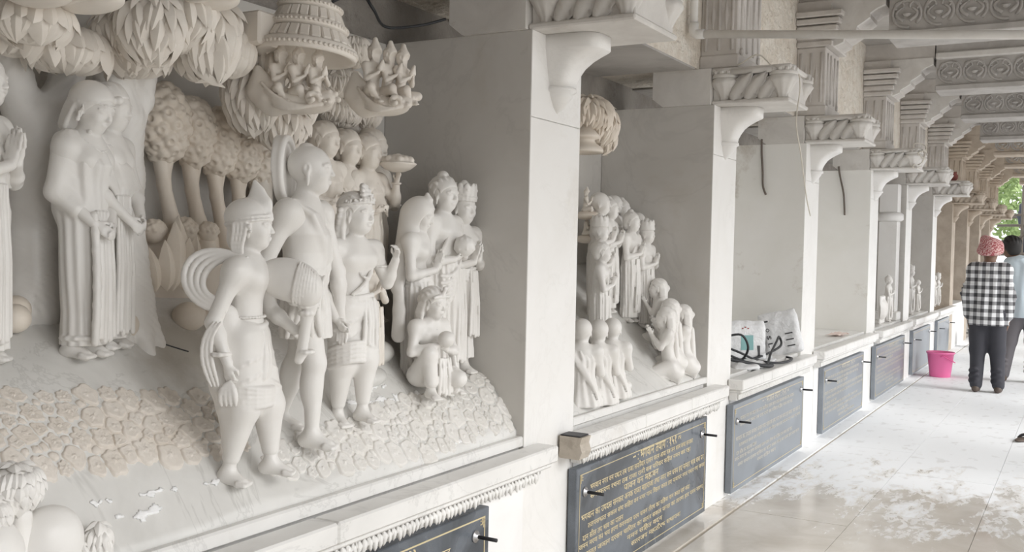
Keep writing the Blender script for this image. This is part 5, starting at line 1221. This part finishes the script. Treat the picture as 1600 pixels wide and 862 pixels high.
o = MB().lathe([(.001,.02),(.08,.012),(.092,.0),(.096,.012),(.085,.03),(.06,.045),(.052,.06),(.06,.066),(.075,.07),(.077,.082),(.06,.10),(.035,.12),(.028,.15),(.022,.26)], 28).build('bell_parasol', M['statue_warm'], t, (0,-.07,-.185)); o['label'] = 'small two-tiered bell-shaped parasol'
def seated(loc, H, h_, lb): place('sit', loc, h_, H, lb, 'small celestials on the left of the second relief')
for i, (x, y, z) in enumerate(((-.40,4.55,1.62),(-.42,4.60,1.50))):
    c = empty('cloud_carving', (x, y, z), math.radians(20), 1, ['upper', 'lower'][i] + ' small celestial on a cloud at the left of the second relief', 'cloud carving', 'small celestials of the second relief')
    S = SDF(); S.ell((0,0,0), (.06,.05,.022), 0); S.ell((.04,0,.0), (.03,.03,.02), .01); S.build('cloud_base', .006, M['statue_warm'], c); inst('celestial_figure', CEL, c, (0,0,.005), (0,0,0), .2)
# ================================================================== far niches: column, carving and rough figures
t = empty('niche_column', (-.15, 11.93, .7155), label='white square column with a ring moulding inside the fifth niche', cat='column')
MB().box((-.13,-.13,0), (.13,.13,.10), .01).build('base', M['white'], t); MB().box((-.10,-.10,.1001), (.10,.10,1.12), .006).build('lower_shaft', M['white'], t); MB().lathe([(.12,1.121),(.15,1.14),(.15,1.20),(.12,1.22)], 20).build('ring', M['white'], t); MB().box((-.10,-.10,1.221), (.10,.10,1.54), .006).build('upper_shaft', M['white'], t)
for i, (k, x, y, H, h_) in enumerate((('stand',-.09,11.62,.50,0),('stand_crown',-.10,13.25,.58,0),('stand',-.16,13.7,.42,0),('stand_bald',-.12,14.05,.42,0),('stand',-.12,15.2,.46,0),('stand_bald',-.12,15.65,.46,0),('stand_crown',-.12,16.1,.46,0))):
    place(k, (x, y, .716), h_, H, ['rough marble figure in front of the niche column', 'tallest unfinished figure in the sixth niche', 'small topknotted unfinished figure in the sixth niche', 'bald unfinished figure in the sixth niche', 'nearest unfinished figure in the seventh niche', 'middle unfinished figure in the seventh niche', 'farthest unfinished figure in the seventh niche'][i], 'unfinished figures in far niches')
t = empty('leaf_slab_carving', (-.07, 11.18, .716), label='white carved leaf slab standing in the fifth niche', cat='carving')
MB().box((-.03,-.10,0), (.0,.16,.30), .01).build('slab', M['white'], t)
for i in range(6): 
    tt = Vector((.2, -.3 + .12*i, 1)).normalized(); sd = Vector((1,0,-.2)).cross(tt).normalized(); inst('leaf', LEAFS['long'], t, (.0, -.07 + .035*i, .04 + .03*(i % 2)), Matrix((tt, sd, tt.cross(sd))).transposed(), .2)
MB().box((-.69, 16.97, 0), (-.0, 18.74, .699)).build('far_ledge', M['plinth'], pl)
# ================================================================== inscription panels
DEV = ['भगवान नगर वन पधार तब राजा सपरिवार दरसन करन आया सब जन धरम कथा सनकर', 'समवसरण रचना तब राजा रानी सब परिवार सहित नमन कर रहा', 'पावन वन महावन', 'भगवान का उपदस सनकर अनक राजा महाराजा तथा नगर जन धनय हए समता भाव सब पर', 'ततपसचात सकल संघ सहित वन नगर गाम विहार करत हए पावापर नगर पधार गए जगत', 'दान सील तप भाव का पालन', 'जनम मरण का भय हरण करनवाल परम पावन तीरथ का महिमा गान करत रहा सदा', 'अनत जञान दरसन चारितर का सागर सकल जगत का तारण हार परम सरण', 'नमन सहित वदन', 'सतरजय महातीरथ सथापना']
DEV = [''.join(['ि' + c if k + 1 < len(s_) and s_[k+1] == 'ि' else c for k, c in enumerate(s_) if c != 'ि']) for s_ in DEV]      # short i drawn before its consonant
LAY = [(.08,.86,.415),(.08,.84,.375),(.30,.56,.335),(.03,.97,.292),(.07,.98,.254),(.04,.30,.212),(.02,.84,.178),(.06,.97,.138),(.33,.60,.100),(.36,.76,.062)]
def textmesh(name, s, res=1):
    cu = bpy.data.curves.new(name, 'FONT'); cu.body = s; cu.size = 1; cu.resolution_u = res; cu.fill_mode = 'FRONT'; cu.offset = .018
    o = bpy.data.objects.new(name, cu); COL.objects.link(o); bpy.context.view_layer.update()
    dg = bpy.context.evaluated_depsgraph_get(); me = bpy.data.meshes.new_from_object(o.evaluated_get(dg)); me.name = name
    bpy.data.objects.remove(o); bpy.data.curves.remove(cu)
    n = len(me.vertices); a = np.empty(n*3, np.float32); me.vertices.foreach_get('co', a); a = a.reshape(-1, 3)
    return me, a
def textline(name, s, w_, h_):
    me, a = textmesh(name, s); 
    if len(a) == 0: return None
    lo, hi = a.min(0), a.max(0); b = np.zeros_like(a); b[:,1] = (a[:,0]-lo[0])/(hi[0]-lo[0])*w_; b[:,2] = (a[:,1]-lo[1])/(hi[1]-lo[1])*h_
    me.vertices.foreach_set('co', b.ravel()); me.update(); me.materials.append(M['gold']); return me
PANELS = [(1.2, 2.9235), (3.607, 5.204), (5.665, 7.339), (7.973, 9.589), (10.196, 11.974), (12.62, 14.1), (14.85, 16.2)]
PW0 = 1.6
LM = [textline('inscription_line', s, (b-a)*PW0, .033) for s, (a, b, z) in zip(DEV, LAY)]
TIT = textline('inscription_title', '∽ : भगवान तयाग : १५१ ∾', .62, .044)
LMD = [copymat(m_, M['gold_dusty']) for m_ in LM]; TITD = copymat(TIT, M['gold_dusty'])
rodm = MB(); rodm.tube([(-.01,0,0),(.085,0,0)], .0065, 10); rodm = rodm.mesh('bolt_rod'); rodm.materials.append(M['iron'])
wam = MB().lathe([(.004,.0),(.021,.0),(.021,.004),(.011,.005),(.011,.013),(.004,.013)], 14, ax='x'); wam = wam.mesh('washer'); wam.materials.append(M['chrome'])
PLB = ['nearest black granite panel with gold lettering, cut off by the bottom edge', 'second black granite inscription panel below the relief of kneeling women', 'third black granite inscription panel below the niche with sacks', 'fourth black granite inscription panel below the empty niche', 'fifth inscription panel, reddish and dusty, left of the pink bucket', 'sixth dark inscription panel behind the pink bucket', 'farthest dark inscription panel before the brown piers']
for k, (a, b) in enumerate(PANELS):
    t = empty('inscription_panel', (.006, a, .03), label=PLB[k], cat='panel', group='inscription panels'); L = b - a; H = .523
    MB().box((0, 0, 0), (.04, L, H), .003).build('granite_slab', M['panel'] if k < 2 else M['panel_dusty'], t)
    e = .028; x = .0402; bw = .0035 if k else .005
    for (y0, y1, z0, z1) in ((e, L-e, e, e+bw), (e, L-e, H-e-bw, H-e), (e, e+bw, e+bw, H-e-bw), (L-e-bw, L-e, e+bw, H-e-bw)): MB().box((.0395, y0, z0), (.0412, y1, z1)).build('border_line', M['gold'], t)
    for (cy, cz) in ((e, H-e), (L-e, H-e), (e, e), (L-e, e)):
        sy, sz = (1 if cy < L/2 else -1), (1 if cz < H/2 else -1); mb = MB()
        for q in range(3): mb.box((.0395, min(cy+sy*.008*q, cy+sy*(.008*q+.004)), min(cz, cz+sz*(.05-.012*q))), (.0414, max(cy+sy*.008*q, cy+sy*(.008*q+.004)), max(cz, cz+sz*(.05-.012*q))))
        for q in range(1, 3): mb.box((.0395, min(cy, cy+sy*.03), min(cz+sz*.012*q, cz+sz*(.012*q+.003))), (.0414, max(cy, cy+sy*.03), max(cz+sz*.012*q, cz+sz*(.012*q+.003))))
        mb.build('corner_ornament', M['gold'], t)
    if k < 5:
        sc = L/PW0
        LMk, TITk = (LM, TIT) if k < 2 else (LMD, TITD)
        inst('inscription_title', TITk, t, (.0408, L*.36, .448), sc=(1, sc, 1))['kind'] = 'stuff'
        off = 0 if k in (1,) else (k*3) % 10
        for i, (fa, fb, z) in enumerate(LAY):
            me = LMk[i]
            if me is None or (k == 2 and i in (2, 9)): continue
            dz = 0 if k != 0 else .0
            inst('inscription_line', me, t, (.0408, fa*L if k != 2 else fa*L*.9 + .02, z - .002 + dz), sc=(1, sc*(.96 if k == 2 else 1), 1))
    for (yy, zz) in ((.075, H-.105), (L-.09, H-.085)):
        bt_ = inst('bolt_rod', rodm, t, (.041, yy, zz)); inst('washer', wam, bt_)
# ================================================================== pipe and loose wires
t = empty('water_pipe', (-.06, 5.12, 2.615), label='dusty white plastic water pipe crossing below the beams with an elbow', cat='pipe')
MB().tube([(0,0,.85),(0,0,.045)], .021, 14).build('riser', M['pvc'], t)
S_ = MB(); S_.tube([(0,0,.06),(0,0,.02),(.006,0,.006),(.02,0,-.002),(.06,0,-.004)], .0265, 14); S_.build('elbow', M['pvc'], t)
MB().tube([(.05,0,-.004),(3.0,0,-.27)], .021, 14).build('run', M['pvc'], t)
def wire(name, pts, r, mat, label, cat='cable', n=24):
    P_ = [Vector(p) for p in pts]; out = []
    for i in range(len(P_)-1):
        p0, p1, p2, p3 = P_[max(i-1,0)], P_[i], P_[i+1], P_[min(i+2,len(P_)-1)]
        for j in range(6):
            u = j/6; out.append(.5*((2*p1) + (p2-p0)*u + (2*p0-5*p1+4*p2-p3)*u*u + (3*p1-p0-3*p2+p3)*u**3))
    out.append(P_[-1]); return tag(MB().tube(out, r, 6).build(name, mat), label, cat)
wire('hanging_cable', [(-.33,7.385,2.30),(-.329,7.39,2.2),(-.318,7.39,2.06),(-.312,7.39,1.95),(-.287,7.385,1.885)], .008, M['cable_brown'], 'brown cable hanging in the niche with the sacks')
wire('hanging_cable', [(-.30,9.90,2.30),(-.285,9.91,2.2),(-.25,9.91,2.05),(-.24,9.91,1.95),(-.232,9.91,1.83)], .009, M['cable_brown'], 'brown cable hanging in the empty fourth niche')
wire('hanging_wire', [(.405,5.5,2.47),(.425,5.48,2.35),(.42,5.44,2.16),(.42,5.56,2.0),(.41,5.75,1.78),(.41,5.86,1.67)], .0035, M['wire'], 'thin cream wire dangling from the second corbel', 'wire')
wire('wire_offcut', [(.0,5.40,2.47),(.12,5.34,2.475),(.22,5.38,2.53),(.28,5.5,2.475),(.38,5.6,2.472)], .004, M['wire'], 'loose cream wire lying on the second corbel', 'wire')
wire('wire_tangle', [(.42+.05*math.cos(a*1.7),9.98+.07*math.sin(a*2.3),2.45+.07*math.sin(a*1.3)-.008*a) for a in np.linspace(0,14,34)], .005, M['wire'], 'tangle of pale wire on the fourth corbel', 'wire')
wire('loose_cable', [(-.55,2.75,2.31),(-.50,2.84,2.36),(-.45,2.86,2.30),(-.5,3.0,2.268),(-.42,3.1,2.285),(-.35,3.18,2.32)], .006, M['cable'], 'dark cable curled above the nearest niche wall')
t = empty('clay_pot', (.22, 14.5, ZB + .001), label='small dark red pot on the sixth corbel', cat='pot'); MB().lathe([(.03,0),(.055,.03),(.06,.07),(.04,.10),(.045,.12),(.035,.12),(.03,.1)], 16).build('pot', plain('dark_red_clay', (.22,.06,.05), .7), t)
# ================================================================== niche with sacks and cables
def sack(name, loc, rot, size, label, seed):
    t = empty(name, loc, label=label, cat='sack', group='white woven sacks'); t.rotation_euler = rot
    S = SDF(); w_, d_, h_ = size; q = np.random.default_rng(seed).uniform(0, 6, 6)
    S.box((0,0,h_*.46), (d_*.5, w_*.48, h_*.46), .03, 0); S.box((0,0,h_*.5), (d_*.22, w_*.5, h_*.5), .012, .03)
    S.post = lambda x, y, z: .0022*np.sin(26*y+q[0]+14*z)*np.sin(21*z+q[1]-9*y) + .0012*np.sin(75*y-38*z+q[2]) + .001*np.sin(95*z+30*y+q[3]) + 0*x
    S.build('bag', .0055, M['sack'], t); return t, d_
def front(z, h_, d_): return float(np.interp(z/h_, [0,.1,.45,.8,.93,1], [.50,.53,.53,.53,.45,.3]))*d_ + .002
t, d_ = sack('cement_sack', (-.20,6.60,.716), (0, math.radians(-6), math.radians(-48)), (.34,.08,.27), 'white woven sack with a teal label, half hidden by the second pier', 3)
MB().box((.03,-.02,.07), (front(.1,.27,.08),.07,.17)).build('teal_label', M['teal'], t); MB().box((.02,.10,.03), (front(.05,.27,.08),.118,.10)).build('black_mark', M['ink'], t)
for i in range(3): MB().box((.01,-.01+.02*i,.212+.008*(i % 2)), (front(.216,.27,.08),.0+.02*i,.220+.008*(i % 2))).build('red_mark', plain('red_print', (.35,.08,.07), .6), t)
t, d_ = sack('cement_sack', (-.07,7.235,.722), (math.radians(14), math.radians(2), math.radians(-76)), (.27,.08,.31), 'white woven sack printed with black letters, leaning on the third pier', 5)
for i, ch_ in enumerate('IOSL'):
    me, a = textmesh('print', ch_); lo, hi = a.min(0), a.max(0); b = np.zeros_like(a); w_ = .012 if ch_ == 'I' else .03; u, v = (a[:,0]-lo[0])/max(hi[0]-lo[0],1e-6), (a[:,1]-lo[1])/(hi[1]-lo[1]); b[:,1] = v*.032; b[:,2] = -u*w_; me.vertices.foreach_set('co', b.ravel()); me.materials.append(M['ink'])
    inst('printed_letter', me, t, (front(.26-.055*i,.31,.08)+.001,-.10,.262-.055*i))
for i in range(3): MB().box((.03,.03,.05+.045*i), (front(.05+.045*i,.31,.08),.085,.058+.045*i)).build('printed_bar', M['ink'], t)
t = empty('net_bundle', (-.30,7.02,.716), label='dark blue bundle of netting between the two sacks', cat='bundle'); S = SDF(); S.ell((0,0,.07), (.09,.12,.085), 0); S.ell((.0,.05,.12), (.07,.08,.07), .03); S.post = lambda x, y, z: .010*np.sin(55*x+30*y)*np.sin(48*z+20*y); S.build('netting', .009, M['dark_cloth'], t)
t = empty('plastic_sheet', (-.12,6.3,.716), label='crumpled clear-white plastic sheet under the cables', cat='sheet'); S = SDF(); S.ell((0,.25,0), (.13,.38,.02), 0); S.ell((0.05,.0,.0), (.09,.2,.03), .02); S.post = lambda x, y, z: .009*np.sin(40*x+25*y)*np.sin(33*y-20*x) + 0*z; S.build('sheet', .01, M['sack'], t)
wire('black_cable', [(-.25,6.2,.86),(-.12,6.3,.80),(-.06,6.45,.745),(.03,6.55,.722),(.06,6.75,.712),(.04,7.0,.711),(-.02,7.08,.712)], .0085, M['cable'], 'black cable looping over the third sill, longest of the bunch')
wire('black_cable', [(-.22,6.15,.82),(-.05,6.3,.735),(.02,6.42,.722),(.0,6.6,.78),(-.03,6.85,.84),(-.05,6.98,.86),(-.02,6.9,.80),(-.1,6.6,.74),(-.2,6.4,.74)], .0085, M['cable'], 'black cable rising in a loop towards the printed sack')
wire('black_cable', [(-.2,6.12,.78),(-.03,6.25,.74),(.035,6.36,.72),(.05,6.46,.715)], .013, M['cable'], 'thick twisted black cable end on the third sill')
wire('black_cable', [(-.2,6.2,.9),(-.1,6.25,.92),(-.06,6.28,.84),(-.1,6.3,.76),(-.2,6.35,.74)], .008, M['cable'], 'black cable looping beside the second pier')
t = empty('paper_scrap', (-.12,9.05,.717), label='torn pinkish paper scrap on the floor of the empty niche', cat='paper'); mb = MB(); r_ = random.Random(4); g = {}
for i in range(8):
    for j in range(4): g[i,j] = len(mb.v); mb.v.append((-.06+.04*j+r_.uniform(-.012,.012), .05*i+r_.uniform(-.012,.012), .004+r_.uniform(0,.022)))
for i in range(7):
    for j in range(3): mb.f.append((g[i,j],g[i+1,j],g[i+1,j+1],g[i,j+1])); mb.sm.append(False)
o = mb.build('paper', plain('pinkish_paper', (.70,.58,.53), .8), t); sd = o.modifiers.new('t', 'SOLIDIFY'); sd.thickness = .002
# ================================================================== buckets
def bucket(loc, r, h, mat, mat2, label):
    t = empty('bucket', loc, label=label, cat='bucket')
    MB().lathe([(.001,.004),(r*.74,.0),(r*.76,.004),(r*.97,h*.93),(r*1.04,h*.935),(r*1.05,h),(r*.98,h),(r*.95,h*.92),(r*.72,.02),(.001,.02)], 36, cap=False).build('pail', mat, t)
    MB().tube([(r*1.03*math.cos(a)*1., r*1.06*math.sin(a), h*.88 - abs(math.cos(a - math.pi/2))*h*.30) for a in np.linspace(-.15, math.pi+.15, 22)], .006, 8).build('handle', mat2, t).rotation_euler = (0, 0, math.radians(-75))
    return t
bucket((.315,12.95,.001), .155, .30, M['pink'], M['pink_dark'], 'bright pink plastic bucket on the white floor'); bucket((.30,17.6,.001), .13, .28, M['bucket_dark'], M['iron'], 'black bucket far down the gallery behind the checked-shirt worker')
# ================================================================== people
def person(loc, heading, H, label, shirt, trouser, J0={}, hat=None, hyaw=0, sleeves=True, untuck=.44):
    f = Fig('person', loc, heading, H, .010, M['skin'], label, 'person')
    S = SDF(); J, P, R = body(S, dict({'sl':(0,.088,.80),'sr':(0,-.088,.80),'el':(-.02,.122,.635),'er':(-.02,-.122,.635),'wl':(.015,.118,.485),'wr':(.015,-.118,.485),'nk':(0,0,.82),'hd':(.02,0,.925)}, **J0), hh=.135, hyaw=hyaw, legs='', feet='')
    hand(S, J['wl'], (.15,-.05,-1), (0,-1,0), .095, .4); hand(S, J['wr'], (.15,.05,-1), (0,1,0), .095, .4, -1); f.part('body', S)
    S = SDF(); p = J['pel']; c = J['che']
    S.loft([(untuck,p[0],p[1],.094,.124),(.52,p[0],p[1],.092,.116),(.62,c[0]*.7,c[1]*.6,.08,.096),(.72,c[0],c[1],.082,.100),(.79,c[0],c[1],.072,.096),(.83,J['nk'][0],J['nk'][1],.052,.066)], .02, ((7,.004,0,9),(11,.003,1,-14)))
    for e in 'lr':
        S.ell(J['s'+e], .044, .03); S.cone(J['nk'] + [0,0,-.01], J['s'+e], .048, .044, .03); S.cone(J['s'+e], J['e'+e], .041, .037, .03); w_ = J['e'+e]*.15 + J['w'+e]*.85; S.cone(J['e'+e], w_, .041, .033, .02)
        for q in range(3): z_ = J['e'+e]*(1-.22*q) + J['s'+e]*.22*q; S.path([z_ + [.042*math.cos(a),.042*math.sin(a),.01*math.sin(a+q)] for a in np.linspace(0,4.5,9)], .006, .012)
    S.path([J['nk'] + [.052*math.cos(a),.052*math.sin(a),.012] for a in np.linspace(0,6.29,14)], .012, .01); f.part('shirt', S, mat=shirt)
    S = SDF()
    for e in 'lr':
        S.cone(J['h'+e], J['k'+e], .066, .050, .03); S.cone(J['k'+e], J['a'+e] + [0,0,.005], .048, .038, .02)
        for q in range(3): z_ = J['a'+e] + [0,0,.03+.035*q]; S.path([z_ + [.038*math.cos(a),.038*math.sin(a),.008*math.sin(a*2+q)] for a in np.linspace(0,3.5,9)], .005, .015)
    S.ell(J['pel'], (.074,.098,.062), .03); f.part('trousers', S, mat=trouser)
    for e in 'lr':
        S = SDF(); a = J['a'+e]; S.cone(a + [-.02,0,-.022], a + [.075,.004,-.03], .024, .022, .01); S.cone(a + [0,0,-.005], a + [.03,0,-.02], .028, .026, .01); f.part('shoe', S, mat=M['shoe'])
    if hat == 'turban':
        S = SDF(); S.ell(P(-.05,0,.20), np.array((.54,.48,.42))*.135, .0)
        for i in range(6): S.path([P(-.05+.52*math.cos(a)*(1-.07*i), .46*math.sin(a)*(1-.07*i), .02+.10*i+.12*math.cos(a*1+i)) for a in np.linspace(0,6.29,16)], .10*.135, .02)
        f.part('turban', S, mat=M['red_cloth'])
    else:
        S = SDF(); hair_cap(S, P, R, .135); f.part('hair', S, mat=M['hair'])
    return f
person((.905,11.81,0), 88, 1.64, 'worker in a black and white checked shirt and red head cloth, back turned', M['plaid'], M['trouser'], dict(kl=(.0,.055,.28), al=(-.03,.055,.045), kr=(.012,-.06,.28), ar=(.0,-.075,.045)), 'turban')
person((1.20,13.05,0), 95, 1.72, 'worker in a pale blue shirt standing just behind the checked-shirt worker', M['blue_shirt'], M['trouser2'], dict(hd=(.03,.10,.915), nk=(.01,.05,.82), che=(.01,.02,.715), kl=(.0,.09,.28), al=(-.02,.12,.045)), None, .5)
# ================================================================== far end: scaffold, worker, trees
t = empty('scaffold', (.3, 26.6, -.024), label='dark pole scaffold in the bright yard at the far end', cat='scaffold')
for (x, y) in ((.13,0),(1.3,0),(.13,1.5),(1.3,1.5)): MB().tube([(x,y,0),(x+.02,y,3.6)], .035, 8).build('upright', M['bamboo'], t)
for (z, y) in ((1.55,0),(2.25,0),(2.5,0),(1.9,1.5),(2.5,1.5)): MB().tube([(-.4,y,z),(1.8,y,z+.03)], .03, 8).build('crossbar', M['bamboo'], t)
MB().tube([(-.25,-.04,1.75),(1.2,-.04,2.7)], .03, 8).build('brace', M['bamboo'], t)
MB().box((-.2,.0,1.50), (1.6,1.5,1.545)).build('plank', M['bamboo'], t)
person((.52,27.3,1.522), -60, 1.5, 'distant worker in dark clothes on the scaffold', M['dark_cloth'], M['dark_cloth'], {}, None)
def yard_tree(loc, h, r, seed, label):
    t = empty('tree', loc, label=label, cat='tree', group='trees in the yard'); q = random.Random(seed)
    S = SDF(); S.path([(0,0,-.05),(.1,.05,h*.5),(0,0,h*.8)], [.16,.11,.08], .05); S.build('trunk', .06, M['trunk_brown'], t)
    lm = []; mb = MB()
    for i in range(1500):
        a, z = q.uniform(0,6.3), q.uniform(-1,1); rr = r*q.uniform(.55,1)**.6; p = Vector((rr*math.sqrt(1-z*z)*math.cos(a), rr*math.sqrt(1-z*z)*math.sin(a), h*.8+rr*z*.9)); u = Vector((q.uniform(-1,1),q.uniform(-1,1),q.uniform(-1,1))).normalized()*.16; v = u.orthogonal().normalized()*.08
        mb.add([p-u, p+v, p+u, p-v], [(0,1,2,3)])
    o = mb.build('foliage', M['leaf_green'], t); o['kind'] = 'stuff'
yard_tree((.6,36,-.024), 4.2, 1.9, 1, 'leafy green tree beyond the scaffold, nearest'); yard_tree((-2.6,41,-.024), 5.2, 2.2, 2, 'leafy green tree behind the brown piers'); yard_tree((4.2,47,-.024), 4.8, 2.2, 3, 'leafy green tree farthest in the yard')
t = empty('sandal', (1.415,8.83,.001), 1.2, label='dark sandal lying on the white floor at the right edge', cat='sandal'); S = SDF(); S.ell((0,0,.012), (.12,.042,.012), 0); S.ell((.02,0,.012), (.10,.046,.012), .01); S.build('sole', .006, M['shoe'], t); S = SDF(); S.path(curve((.02,-.042,.02),(.03,0,.075),(.02,.042,.02), n=8), .011, .004); S.build('strap', .005, M['bucket_dark'], t)
# ================================================================== open side of the gallery (right of the picture)
rt = structure(MB().box((2.92,-4,3.0), (3.38,24.4,3.459)).build('wall_right_lintel', M['beam']))
MB().box((2.95,-4.2,0), (3.35,-.6,2.999)).build('light_blocker_bay', M['grey'], rt)  # unseen bay, added to cut light on faces turned toward the camera
for k in range(-1, 10):
    yk = (YP[k] if k >= 0 else .9) + .03; c = MB(); c.box((2.95,yk,0), (3.35,yk+.40,2.999), .01); c.build('column', M['grey'], rt)  # unseen columns, added to hold back oblique side light
we = structure(MB().box((-.74,-4.4,0), (3.4,-4.2,3.46)).build('wall_end_added', M['grey'])); MB().box((-.74,-4.2,3.46), (3.4,-1.0,3.62)).build('roof_slab', M['lintel'], we); structure(MB().box((-.74,-4.2,0), (-.1,-1.001,3.459)).build('wall_left_rear', M['plaster']))  # unseen rear closure, added to cut light from behind the camera
structure(MB().box((-.1,-4.2,-.12), (3.4,-2.999,-.001)).build('floor_rear', M['floor']))
